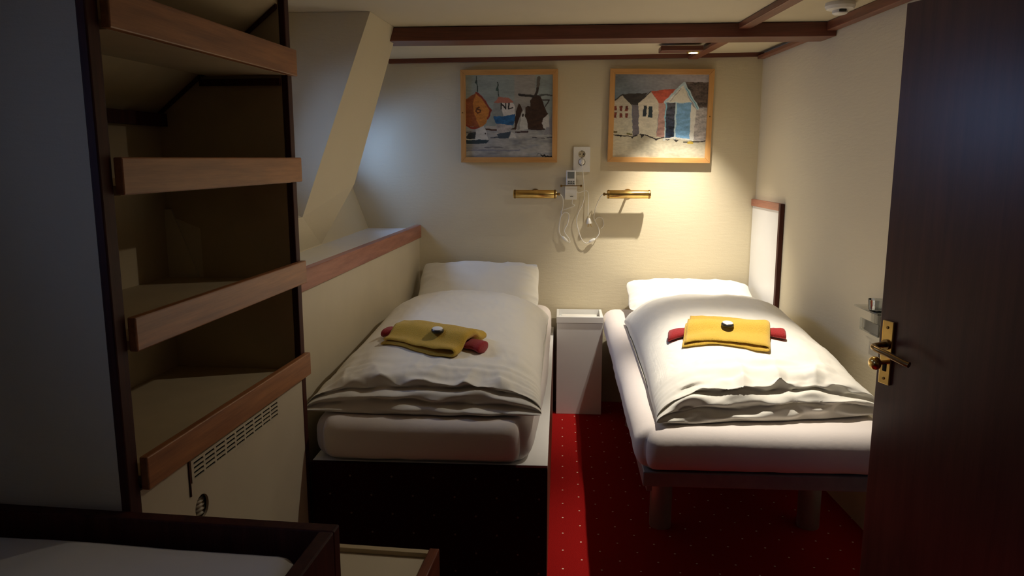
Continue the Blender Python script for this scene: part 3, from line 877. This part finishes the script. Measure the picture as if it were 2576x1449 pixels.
# ---------------------------------------------------------------- paintings
def seg_d(px, py, a, b_):
    dx, dy = b_[0]-a[0], b_[1]-a[1]; L2 = dx*dx+dy*dy or 1e-9
    t = max(0, min(1, ((px-a[0])*dx+(py-a[1])*dy)/L2))
    return math.hypot(px-a[0]-t*dx, py-a[1]-t*dy)
def raster(W, Hh, back, shapes, wob):
    """colours on a W x H grid from polygons ('p') and brush lines ('l'), in a 1000-unit square, y down"""
    img = [[None]*W for _ in range(Hh)]
    for j in range(Hh):
        for i in range(W):
            img[j][i] = back(1000*i/(W-1), 1000*j/(Hh-1))
    for s_ in shapes:
        kind, c, pts = s_[0], s_[1], s_[2]
        w = s_[3] if len(s_) > 3 and kind == 'l' else 0
        var = s_[3] if len(s_) > 3 and kind == 'p' else 0.12
        x0 = min(p[0] for p in pts)-w-12; x1 = max(p[0] for p in pts)+w+12; y0 = min(p[1] for p in pts)-w-12; y1 = max(p[1] for p in pts)+w+12
        for j in range(max(0, int(y0/1000*(Hh-1))), min(Hh, int(y1/1000*(Hh-1))+2)):
            for i in range(max(0, int(x0/1000*(W-1))), min(W, int(x1/1000*(W-1))+2)):
                x = 1000*i/(W-1); y = 1000*j/(Hh-1)
                xs = x + wob*nz(x*0.02, y*0.02, 1.5); ys = y + wob*nz(x*0.02, y*0.02, 7.5)
                if kind == 'p':
                    ins = False; n = len(pts)
                    for a in range(n):
                        (xa_, ya_), (xb_, yb_) = pts[a], pts[a-1]
                        if (ya_ > ys) != (yb_ > ys) and xs < (xb_-xa_)*(ys-ya_)/(yb_-ya_)+xa_: ins = not ins
                    if not ins: continue
                else:
                    if min(seg_d(xs, ys, a, b_) for a, b_ in zip(pts, pts[1:])) > w/2: continue
                n = nz(x*0.012, y*0.03, 3)*1.2 + nz(x*0.05, y*0.07, 9)*0.8
                k = 1 + var*n
                cc = c
                if len(s_) > 4:
                    t = max(0, min(1, (ys-y0)/(y1-y0) + 0.25*nz(x*0.02, y*0.02, 5))); cc = tuple(c[q]*(1-t)+s_[4][q]*t for q in range(3))
                img[j][i] = tuple(max(0, min(1, q*k)) for q in cc)
    return img
def canvas(W, Hh, img, w, h, parent):
    vs = []; fs = []
    for j in range(Hh):
        for i in range(W): vs.append((-w/2 + w*i/(W-1), 0, h/2 - h*j/(Hh-1)))
    for j in range(Hh-1):
        for i in range(W-1):
            a = j*W+i; fs.append((a, a+W, a+W+1, a+1))
    nb = len(vs)
    vs += [(-w/2, 0.006, h/2), (w/2, 0.006, h/2), (w/2, 0.006, -h/2), (-w/2, 0.006, -h/2)]
    fs.append((nb, nb+1, nb+2, nb+3))
    o = MB().add(vs, fs).build('canvas', M['paint'], parent)
    at = o.data.color_attributes.new('paint', 'FLOAT_COLOR', 'POINT')
    flat = []
    for j in range(Hh):
        for i in range(W): flat += [*img[j][i], 1.0]
    flat += [0.5, 0.45, 0.4, 1.0]*4
    at.data.foreach_set('color', flat)
    return o
def framed(loc, w, h, fw, img, W, Hh, label, rot=0, screw=None):
    r = empty('framed_painting', loc, label, 'painting')
    r.rotation_euler = (0, rot, 0)
    for sx in (-1, 1):
        x0, x1 = (-w/2, -w/2+fw) if sx < 0 else (w/2-fw, w/2)
        m = MB(); a = fw
        m.add([(x0,0,-h/2 + (0 if sx<0 else a)),(x1,0,-h/2 + (a if sx<0 else 0)),(x1,0,h/2 - (a if sx<0 else 0)),(x0,0,h/2 - (0 if sx<0 else a)),
               (x0,0.026,-h/2 + (0 if sx<0 else a)),(x1,0.026,-h/2 + (a if sx<0 else 0)),(x1,0.026,h/2 - (a if sx<0 else 0)),(x0,0.026,h/2 - (0 if sx<0 else a))],
              [(0,1,2,3),(7,6,5,4),(0,4,5,1),(1,5,6,2),(2,6,7,3),(3,7,4,0)])
        m.build('frame_side', M['oak_z'], r, bevel=0.0015)
    for sz in (-1, 1):
        m = MB(); zo, zi = (h/2, h/2-fw) if sz > 0 else (-h/2, -h/2+fw)
        q = [(-w/2,0,zo),(w/2,0,zo),(w/2-fw,0,zi),(-w/2+fw,0,zi)]
        if sz > 0: q = q[::-1]
        m.add(q + [(p[0],0.026,p[2]) for p in q], [(0,1,2,3),(7,6,5,4),(0,4,5,1),(1,5,6,2),(2,6,7,3),(3,7,4,0)])
        m.build('frame_side', M['oak'], r, bevel=0.0015)
    c = canvas(W, Hh, img, w-2*fw+0.004, h-2*fw+0.004, r)
    c.location = (0, 0.010, 0)
    for s_ in screw or []:
        m = MB(); m.lathe([(0.0035, 0), (0.003, 0.0015)], 12, Matrix.Translation((s_[0], 0.0, s_[1])) @ Matrix.Rotation(R(90), 4, 'X'))
        m.build('screw', M['brass_dark'], r)
    return r
def cv1(pts): return [((x-105)/1.270, (y-155)/1.180) for x, y in pts]
def back1(x, y):
    n = nz(x*0.004, y*0.012, 2)*0.8 + nz(x*0.02, y*0.05, 4)*0.5
    if y < 640:
        c = (0.36, 0.42, 0.40) if x < 560 or x > 800 else (0.42, 0.40, 0.36)
        c = tuple(q*(0.92+0.25*n) for q in c)
    else:
        m = max(0, nz(x*0.006, y*0.03, 6))
        c = (0.46-0.18*m, 0.46-0.14*m, 0.44-0.06*m); c = tuple(q*(0.9+0.45*n) for q in c)
    return tuple(max(0.02, min(1, q)) for q in c)
BRN = (0.055, 0.028, 0.018)
S1 = [
 ('p', (0.50,0.47,0.42), cv1([(400,880),(555,880),(560,930),(400,915)])),
 ('l', (0.07,0.03,0.02), cv1([(400,925),(560,940)]), 18),
 ('p', (0.62,0.60,0.56), cv1([(1210,780),(1300,800),(1380,930),(1260,930),(1215,860)])),
 ('p', (0.30,0.30,0.32), cv1([(1345,760),(1375,700),(1378,1010),(1250,1005)])),
 ('l', (0.05,0.05,0.06), cv1([(1290,1045),(1375,1050)]), 9), ('l', (0.05,0.05,0.06), cv1([(1090,1048),(1250,1052)]), 10),
 ('p', BRN, cv1([(880,560),(915,600),(935,660),(900,760),(860,930),(740,940),(820,900),(825,780),(850,640)])),
 ('p', BRN, cv1([(975,620),(1010,590),(1045,600),(1050,520),(1095,455),(1195,445),(1225,520),(1250,610),(1310,712),(1240,780),(1215,850),(1260,930),(1010,930),(975,800)]), 0.35),
 ('p', (0.62,0.60,0.56), cv1([(1310,712),(1240,780),(1212,850),(1250,905),(1330,900)])),
 ('l', (0.05,0.03,0.03), cv1([(1010,928),(1260,932)]), 18),
 ('l', (0.035,0.03,0.028), cv1([(890,440),(1100,460)]), 30), ('l', (0.10,0.11,0.10), cv1([(1195,445),(1376,450)]), 22),
 ('l', (0.05,0.035,0.03), cv1([(1125,455),(1160,330),(1165,290)]), 30), ('l', (0.14,0.12,0.10), cv1([(1160,310),(1168,205)]), 40),
 ('l', (0.05,0.035,0.03), cv1([(1225,512),(1325,516),(1265,612)]), 13),
 ('p', (0.60,0.60,0.55), cv1([(950,650),(1010,860),(1015,935),(835,940),(880,820)])),
 ('p', (0.36,0.36,0.33), cv1([(930,670),(895,930),(850,935),(885,820)])),
 ('l', (0.04,0.03,0.03), cv1([(948,715),(946,740)]), 22), ('l', (0.06,0.03,0.03), cv1([(840,968),(1010,970)]), 20),
 ('p', (0.30,0.32,0.30), cv1([(485,690),(520,560),(590,490),(650,560),(655,745),(520,745)])),
 ('p', (0.52,0.20,0.14), cv1([(515,555),(585,475),(730,480),(815,540),(790,560),(620,550)])),
 ('p', (0.74,0.70,0.64), cv1([(615,555),(790,550),(815,575),(825,715),(655,745)])),
 ('p', (0.03,0.14,0.32), cv1([(515,745),(655,745),(825,715),(830,800),(790,870),(560,855),(535,830)]), 0.4),
 ('p', (0.46,0.43,0.42), cv1([(545,850),(790,865),(770,930),(700,960),(730,985),(590,990),(565,940)]), 0.3),
 ('p', (0.06,0.09,0.12), cv1([(560,1000),(640,985),(770,960),(735,1055),(600,1060)])),
 ('l', (0.05,0.07,0.10), cv1([(470,1050),(600,1045)]), 12),
 ('p', (0.60,0.60,0.56), cv1([(775,965),(830,1000),(850,1050),(740,1060)])),
 ('l', (0.03,0.05,0.04), cv1([(575,270),(595,465)]), 11), ('p', (0.05,0.10,0.08), cv1([(575,300),(548,380),(592,392)])),
 ('p', (0.34,0.10,0.035), cv1([(105,500),(262,405),(205,560),(235,700),(320,910),(105,865)]), 0.3),
 ('p', (0.62,0.24,0.05), cv1([(262,405),(400,530),(478,655),(440,760),(400,850),(320,915),(240,720),(205,560)]), 0.25),
 ('l', (0.30,0.05,0.03), cv1([(262,405),(350,480),(430,580),(478,655),(430,775)]), 22), ('l', (0.34,0.05,0.03), cv1([(110,870),(200,905),(330,915)]), 24),
 ('l', (0.03,0.05,0.04), cv1([(268,180),(282,400)]), 11), ('p', (0.04,0.07,0.06), cv1([(268,205),(240,275),(276,280)])),
 # the two sail marks
 ('l', (0.16,0.05,0.02), cv1([(305,615),(270,630),(262,665),(285,690),(322,680),(322,650),(285,645)]), 15),
 ('l', (0.03,0.025,0.025), cv1([(630,632),(628,562),(692,632),(690,560)]), 15), ('l', (0.03,0.025,0.025), cv1([(738,558),(736,632),(785,628)]), 16),
 ('p', (0.62,0.62,0.58), cv1([(370,880),(410,960),(435,1075),(255,1080),(250,925)]), 0.15),
 ('p', (0.03,0.04,0.05), cv1([(108,1040),(150,985),(245,975),(250,1080),(120,1070)])), ('l', (0.05,0.05,0.05), cv1([(108,968),(240,972)]), 8),
 ('p', (0.66,0.67,0.64), cv1([(115,1068),(455,1072),(430,1085),(118,1085)])),
 ('p', (0.03,0.06,0.08), cv1([(112,1080),(458,1080),(410,1130),(200,1140),(115,1138)])),
 ('l', (0.03,0.03,0.03), cv1([(396,985),(398,995)]), 14),
 ('l', (0.16,0.16,0.18), cv1([(380,1190),(500,1185),(570,1178),(650,1192)]), 12), ('l', (0.24,0.25,0.30), cv1([(125,1235),(420,1225),(600,1235),(900,1228)]), 16),
 ('l', (0.02,0.02,0.02), cv1([(1210,1300),(1235,1320),(1255,1300),(1275,1325),(1300,1315),(1330,1325),(1365,1322)]), 14), ('l', (0.06,0.06,0.06), cv1([(1150,1300),(1170,1275),(1200,1270)]), 7),
]
def cv2(pts):
    out = []
    for x, y in pts:
        l = 180-(y-140)*0.05; r_ = 1505-(y-130)*0.062; t = 140-(x-180)*0.0075; b_ = 1350-(x-120)*0.0075
        out.append(((x-l)/(r_-l)*1000, (y-t)/(b_-t)*1000))
    return out
def back2(x, y):
    n = nz(x*0.005, y*0.008, 2)*0.9 + nz(x*0.03, y*0.05, 4)*0.5
    if y < 700:
        t = max(0, min(1, (x+300-y*0.6)/1100))
        c = tuple((0.13,0.20,0.26)[q]*(1-t) + (0.44,0.41,0.44)[q]*t for q in range(3)); c = tuple(q*(0.95+0.35*n) for q in c)
    else:
        t = max(0, nz(x*0.008, y*0.015, 8))
        c = (0.66-0.12*t, 0.60-0.14*t, 0.44-0.12*t); c = tuple(q*(0.92+0.32*n) for q in c)
    return tuple(max(0.02, min(1, q)) for q in c)
DK = (0.035, 0.028, 0.025); CR = (0.68, 0.60, 0.48)
S2 = [
 ('p', DK, cv2([(285,430),(640,405),(540,545),(500,580),(405,580)]), 0.4),
 ('p', (0.52,0.47,0.38), cv2([(150,540),(285,440),(405,575),(415,1010),(140,1000)]), 0.18, (0.60,0.56,0.42)),
 ('l', DK, cv2([(150,535),(285,432),(405,575)]), 14),
 ('p', (0.17,0.15,0.17), cv2([(410,580),(520,575),(510,990),(480,1030),(418,1030)]), 0.2),
 ('p', (0.60,0.10,0.05), cv2([(690,380),(870,350),(1050,350),(900,510),(870,545),(790,550)]), 0.25),
 ('p', CR, cv2([(510,550),(690,385),(790,550),(780,760),(750,1040),(505,1005)]), 0.15, (0.74,0.68,0.52)),
 ('l', DK, cv2([(510,545),(600,465),(690,385)]), 11),
 ('p', (0.56,0.32,0.27), cv2([(790,550),(880,545),(865,1050),(755,1040),(785,760)]), 0.25),
 ('p', (0.11,0.08,0.07), cv2([(1160,245),(1500,240),(1480,600),(1340,615)]), 0.9),
 ('p', (0.50,0.46,0.44), cv2([(1300,640),(1475,605),(1455,1085),(1275,1085)]), 0.45),
 ('p', (0.82,0.78,0.66), cv2([(900,540),(1145,295),(1240,530)]), 0.1), 
 ('l', (0.56,0.72,0.78), cv2([(885,540),(1150,265),(1330,620)]), 34), ('l', (0.86,0.84,0.78), cv2([(900,550),(1145,300)]), 16), ('l', (0.14,0.44,0.60), cv2([(1180,330),(1330,625)]), 9),
 ('l', (0.20,0.18,0.18), cv2([(950,520),(1110,340)]), 5),
 ('p', (0.86,0.84,0.76), cv2([(1235,540),(1310,640),(1270,1100),(1215,1075)]), 0.06),
 ('p', (0.09,0.09,0.11), cv2([(895,548),(1030,545),(1005,1050),(870,1050)]), 0.9, (0.01,0.03,0.08)),
 ('p', (0.22,0.45,0.72), cv2([(1035,540),(1245,540),(1215,1060),(1005,1060)]), 0.25),
 ('l', (0.62,0.80,0.86), cv2([(1038,540),(1025,760),(1003,1065)]), 16), ('l', (0.30,0.62,0.76), cv2([(897,545),(880,760),(866,1050)]), 13), ('l', (0.80,0.86,0.84), cv2([(866,900),(862,1095)]), 10),
 ('l', (0.72,0.80,0.78), cv2([(900,542),(1240,535)]), 9), ('l', (0.80,0.80,0.74), cv2([(870,1070),(1005,1050),(1250,1075)]), 16),
 ('l', DK, cv2([(140,1020),(250,1030),(415,1045),(480,1025)]), 14), ('l', DK, cv2([(520,1010),(640,1030),(740,1075),(860,1045)]), 12),
 ('p', DK, cv2([(525,1015),(590,1020),(540,1060)])), ('p', DK, cv2([(700,1055),(790,1065),(740,1095)])), ('p', DK, cv2([(220,1025),(270,1030),(240,1060)])), ('p', DK, cv2([(390,1035),(440,1035),(410,1075)])),
 ('p', DK, cv2([(880,1070),(945,1070),(900,1095)])), ('p', DK, cv2([(980,1075),(1070,1075),(1035,1110)])), ('l', DK, cv2([(1130,1105),(1290,1105),(1455,1085)]), 13), ('l', (0.55,0.38,0.05), cv2([(1200,1110),(1260,1120)]), 26),
 ('l', (0.20,0.18,0.06), cv2([(345,1000),(395,1005)]), 24), ('l', (0.16,0.13,0.06), cv2([(145,975),(185,980)]), 26),
]
for x0 in (155, 238, 318):
    for y0 in (600, 700):
        S2.append(('p', (0.20,0.045,0.03), cv2([(x0,y0),(x0+38,y0-3),(x0+36,y0+72),(x0-4,y0+70)]), 0.6))
S2 += [('p', (0.02,0.03,0.04), cv2([(572,592),(622,592),(612,752),(565,750)])), ('p', (0.02,0.04,0.05), cv2([(650,598),(706,598),(696,764),(634,762)]))]
PW, PH = 230, 214
framed((-0.283, 4.160, 1.592), 0.522, 0.488, 0.028, raster(PW, PH, back1, S1, 9), PW, PH,
       'oak-framed painting of sailing boats and a windmill on the back wall', screw=[(-0.250, 0.02)])
framed((0.522, 4.157, 1.590), 0.544, 0.486, 0.028, raster(PW, PH, back2, S2, 9), PW, PH,
       'oak-framed painting of beach huts on the back wall, lit by the spotlight', R(0.7), screw=[(0.258, 0.0)])

# ---------------------------------------------------------------- electrics on the back wall
so = empty('wall_socket', (0.111, 4.19, 1.364), 'white double wall socket with a plug in its lower outlet', 'socket')
def ring(cx, cz, r, n=28): return [(cx + r*math.cos(2*PI*k/n), cz + r*math.sin(2*PI*k/n)) for k in range(n)]
m = MB(); m.plate([(-0.045,-0.067),(0.045,-0.067),(0.045,0.067),(-0.045,0.067)], [ring(0, 0.028, 0.0195), ring(0, -0.014, 0.0195)], 0.010, ((0, -0.0115, 0), (1, 0, 0), (0, 0, 1)))
m.build('cover_plate', M['plastic'], so, bevel=0.0015)
for cz in (0.028, -0.014):
    m = MB(); m.lathe([(0.0194, -0.0015), (0.0192, -0.003)], 28, Matrix.Translation((0, 0, cz)) @ Matrix.Rotation(R(90), 4, 'X'))
    oo = m.build('outlet', M['grey'] if cz < 0 else M['plastic'], so, smooth=True)
    m = MB()
    for sx in (-1, 1): m.box(sx*0.0095-0.0026, sx*0.0095+0.0026, -0.0040, -0.0034, cz-0.0026, cz+0.0026)
    m.box(-0.003, 0.003, -0.0040, -0.0034, cz-0.019, cz-0.015); m.box(-0.003, 0.003, -0.0040, -0.0034, cz+0.015, cz+0.019)
    m.build('contact', M['black'], oo)

def plug(name, p, dirv, r):
    # round two-pin plug: body along dirv
    d = Vector(dirv).normalized(); q = Vector(p)
    m = MB(); m.tube([q, q+d*0.006, q+d*0.022, q+d*0.030], [0.0155*r, 0.0165*r, 0.0110*r, 0.006*r], 20)
    return m
def lamp(sign, x0, x1, zc, label, cords, extra=None):
    yw = 4.115
    r = empty('reading_lamp', ((x0+x1)/2, 4.19, zc), label, 'lamp', 0, 'brass reading lamps')
    m = MB(); rr = 0.0225
    m.tube([(x0, yw, zc), (x0+0.004, yw, zc), (x1-0.004, yw, zc), (x1, yw, zc)], [rr-0.002, rr, rr, rr-0.002], 36)
    sh = m.build('lamp_shade', M['brass'], r, smooth=True, W=r)
    for xa_, xb_ in ((x0+0.004, x0+0.012), (x1-0.012, x1-0.004)):
        m = MB(); m.tube([(xa_, yw, zc), (xb_, yw, zc)], rr+0.0012, 36); m.build('end_ring', M['brass_dark'], sh, smooth=True, W=r)
    xj = x1 if sign > 0 else x0
    m = MB(); m.tube([(xj, yw, zc), (xj+sign*0.008, yw, zc), (xj+sign*0.011, yw, zc), (xj+sign*0.020, yw, zc)], [0.005, 0.005, 0.009, 0.007], 16)
    m.build('knob', M['brass_dark'], r, smooth=True, W=r)
    m = MB(); xm = (x0+x1)/2
    m.tube([(xm, 4.189, zc), (xm, 4.186, zc)], 0.026, 24); m.tube([(xm, 4.187, zc), (xm, yw, zc)], 0.006, 12)
    m.build('wall_mount', M['brass_dark'], r, smooth=True, W=r)
    cb = MB().tube(catmull(cords[0], 8), 0.0022, 8).build('cord', M['cable'], r, smooth=True, angle=180, W=r)
    for c in cords[1:]:
        if c[0] == 'cord': MB().tube(catmull(c[1], 8), 0.0022, 8).build('cord', M['cable'], r, smooth=True, angle=180, W=r)
        if c[0] == 'switch':
            a, e = Vector(c[1]), Vector(c[2])
            m = MB(); m.tube([a, a.lerp(e, .1), a.lerp(e, .3), a.lerp(e, .7), a.lerp(e, .9), e], [0.003, 0.0065, 0.0080, 0.0080, 0.0065, 0.003], 14)
            m.build('cord_switch', M['plastic'], r, smooth=True, angle=60, W=r)
        if c[0] == 'plug':
            m = plug('p', c[1], c[2], 1.0)
            pb = m.build('plug', M['plastic'], r, smooth=True, angle=50, W=r)
            if c[3]:
                q = Vector(c[1]); d = Vector(c[2]).normalized(); s_ = d.cross(Vector((0, 1, 0))).normalized()
                m = MB()
                for k in (-1, 1): m.tube([q + s_*0.0055*k, q + s_*0.0095*k - d*0.018], 0.0018, 8)
                m.build('plug_pin', M['brass'], pb, smooth=True, W=r)
YC = 4.172
lamp(1, -0.255, -0.024, 1.180, 'left brass tube reading lamp under the boat painting', [
    [(-0.004,4.115,1.180),(0.010,4.150,1.160),(0.012,YC,1.110),(-0.002,YC,1.040),(-0.008,YC,0.985),(0.000,YC,0.955),(0.010,YC,0.946)],
    ('switch', (0.010,YC,0.946), (0.040,YC,0.918)),
    ('cord', [(0.040,YC,0.918),(0.052,YC,0.914),(0.047,YC,0.935),(0.022,YC,0.975),(0.040,YC,1.020),(0.044,YC,1.068),(0.020,YC,1.078),(0.006,4.178,1.060)]),
    ('cord', [(0.006,4.178,1.060),(0.004,4.180,1.085),(0.040,4.180,1.10),(0.075,4.176,1.115),(0.062,YC,1.128),(0.068,YC,1.165),(0.080,YC,1.196),(0.095,YC,1.185),(0.112,YC,1.190),(0.140,YC,1.196),(0.150,YC,1.165),(0.149,YC,1.085),(0.150,YC,1.058)]),
    ('plug', (0.157,4.166,1.018), (-0.12,0,1), True)])
lamp(-1, 0.246, 0.478, 1.180, 'right brass tube reading lamp under the beach hut painting', [
    [(0.226,4.115,1.180),(0.212,4.150,1.160),(0.192,YC,1.110),(0.182,YC,1.060),(0.186,YC,1.035),(0.205,YC,1.000),(0.212,YC,0.965),(0.196,YC,0.938),(0.190,YC,0.934)],
    ('switch', (0.190,YC,0.934), (0.158,YC,0.916)),
    ('cord', [(0.158,YC,0.916),(0.140,YC,0.910),(0.118,YC,0.930),(0.100,YC,0.975),(0.088,YC,1.030),(0.096,YC,1.075),(0.118,YC,1.120),(0.127,YC,1.170),(0.124,YC,1.230),(0.117,4.165,1.300),(0.112,4.155,1.330),(0.111,4.150,1.342)]),
    ('cord', [(0.186,4.180,1.034),(0.205,4.182,1.052),(0.228,4.182,1.045),(0.236,4.182,1.010),(0.222,4.182,0.990)]),
    ('plug', (0.111,4.181,1.352), (0,-1,-0.15), False)])

rm = empty('remote_control', (0.056, 4.17, 1.150), 'small white remote control with a grey display, in a wall holder between the lamps', 'remote control')
MB().box(0.028, 0.080, 4.152, 4.168, 1.190, 1.306).build('casing', M['white_panel'], rm, bevel=0.004, W=rm)
MB().box(0.036, 0.072, 4.1505, 4.1525, 1.262, 1.298).build('display', M['grey'], rm, bevel=0.001, W=rm)
for k in range(3):
    for q in range(2): 
        MB().box(0.038+k*0.0125, 0.0475+k*0.0125, 4.1505, 4.1525, 1.243-q*0.010, 1.250-q*0.010).build('button', M['grey'], rm, W=rm)
hd = empty('remote_holder', (0.056, 4.19, 1.150), 'white plastic wall holder with brass bar below the socket', 'holder')
m = MB(); m.box(0.022, 0.086, 4.136, 4.141, 1.150, 1.222); m.box(0.022, 0.086, 4.141, 4.188, 1.150, 1.156); m.box(0.022, 0.0265, 4.141, 4.188, 1.156, 1.222); m.box(0.0815, 0.086, 4.141, 4.188, 1.156, 1.222); m.box(0.0265, 0.0815, 4.183, 4.188, 1.156, 1.222)
m.build('pocket', M['plastic'], hd, bevel=0.0015, W=hd)
MB().box(0.050, 0.066, 4.1345, 4.1358, 1.166, 1.169).build('slot_mark', M['black'], hd, W=hd)
m = MB(); m.tube([(0.002, 4.128, 1.224), (0.108, 4.128, 1.224)], 0.0028, 10)
for x in (0.002, 0.108): m.tube([(x-0.005, 4.128, 1.224), (x+0.005, 4.128, 1.224)], 0.0065, 12)
m.tube([(0.002, 4.128, 1.224), (0.002, 4.189, 1.224)], 0.0022, 8); m.tube([(0.108, 4.128, 1.224), (0.108, 4.189, 1.224)], 0.0022, 8)
m.build('brass_bar', M['brass_dark'], hd, smooth=True, W=hd)

# ---------------------------------------------------------------- acrylic holder on the right wall
gh = empty('tumbler_holder', on_right(2.74, 0.83, 0), 'small clear holder on the right wall, beside the open door', 'holder')
m = MB(); rbox(m, 2.62, 2.80, 0.838, 0.844, 0.001, 0.060); m.build('glass_shelf', M['glass'], gh, bevel=0.001, W=gh)
m = MB(); rbox(m, 2.64, 2.78, 0.757, 0.837, 0.001, 0.006); rbox(m, 2.64, 2.78, 0.757, 0.762, 0.006, 0.045); rbox(m, 2.64, 2.78, 0.763, 0.80, 0.041, 0.045); m.build('pocket', M['glass'], gh, W=gh)
tb = empty('drinking_glass', (on_right(2.69, 0, 0.032)[0], 2.69, 0.8445), 'small clear tumbler on the holder at the right wall', 'glass')
seg = 28; prof = [(0.022,0.0),(0.026,0.002),(0.030,0.038),(0.0285,0.038),(0.0245,0.004),(0.004,0.004)]
MB().lathe(prof, seg).build('tumbler', M['glass'], tb, smooth=True)

# ---------------------------------------------------------------- open door
DA = R(70)
du = Vector((math.cos(DA), -math.sin(DA), 0)); dn = Vector((-math.sin(DA), -math.cos(DA), 0))   # along the leaf towards its hinge; out of the visible face
E0 = Vector((0.859, 2.050, 0))
DM = Matrix(((du.x, dn.x, 0, E0.x), (du.y, dn.y, 0, E0.y), (0, 0, 1, 0), (0, 0, 0, 1)))
DW = 0.70
dmb = MB(); dmb.box(0, DW, -0.036, 0, 0.008, 1.752, mat=DM)
dmb.f = [f[::-1] for f in dmb.f]
door = struct(dmb.build('door_1', M['door'], bevel=0.002), 'open dark mahogany door at the right with a brass handle')
def dbuild(m, name, mat, par, **k):
    m.v = [tuple(DM @ Vector(v)) for v in m.v]; m.f = [f[::-1] for f in m.f]
    return m.build(name, mat, par, **k)
PC = 0.036
m = MB(); m.box(PC-0.019, PC+0.019, 0.0, 0.008, 0.776, 0.948); pl_ = dbuild(m, 'handle_plate', M['brass'], door, bevel=0.002)
m = MB()
for z in (0.930, 0.792): m.lathe([(0.0045, 0.008), (0.0035, 0.0100)], 14, Matrix.Translation((PC, 0, z)) @ Matrix.Rotation(R(-90), 4, 'X'))
dbuild(m, 'screw', M['brass_dark'], pl_)
m = MB(); m.tube(catmull([(PC, 0.006, 0.884), (PC, 0.032, 0.884), (PC+0.004, 0.052, 0.884), (PC+0.022, 0.062, 0.882), (PC+0.060, 0.058, 0.876), (PC+0.105, 0.050, 0.866), (PC+0.120, 0.046, 0.863)], 8), 0.0078, 14)
m.tube([(PC, 0.008, 0.884), (PC, 0.013, 0.884)], 0.014, 20)
dbuild(m, 'door_handle', M['bronze'], door, smooth=True)
m = MB(); m.tube([(PC, 0.008, 0.836), (PC, 0.030, 0.836)], 0.0060, 14); m.tube([(PC, 0.028, 0.836), (PC, 0.034, 0.836), (PC, 0.041, 0.836), (PC, 0.048, 0.836), (PC, 0.053, 0.836)], [0.009, 0.017, 0.0185, 0.016, 0.008], 24)
dbuild(m, 'turn_knob', M['brass'], door, smooth=True)
m = MB(); m.box(PC-0.006, PC+0.006, 0.008, 0.0095, 0.812, 0.832); dbuild(m, 'keyhole', M['hole'], pl_)
# jamb the door hangs on
hx, hy = (E0 + du * (DW + 0.012)).xy
b = MB(); b.box(hx - 0.004, hx + 0.10, hy - 0.075, hy - 0.012, 0, CEIL - 0.001)
struct(b.build('trim_9', M['mahog']), 'dark door jamb at the hinge')
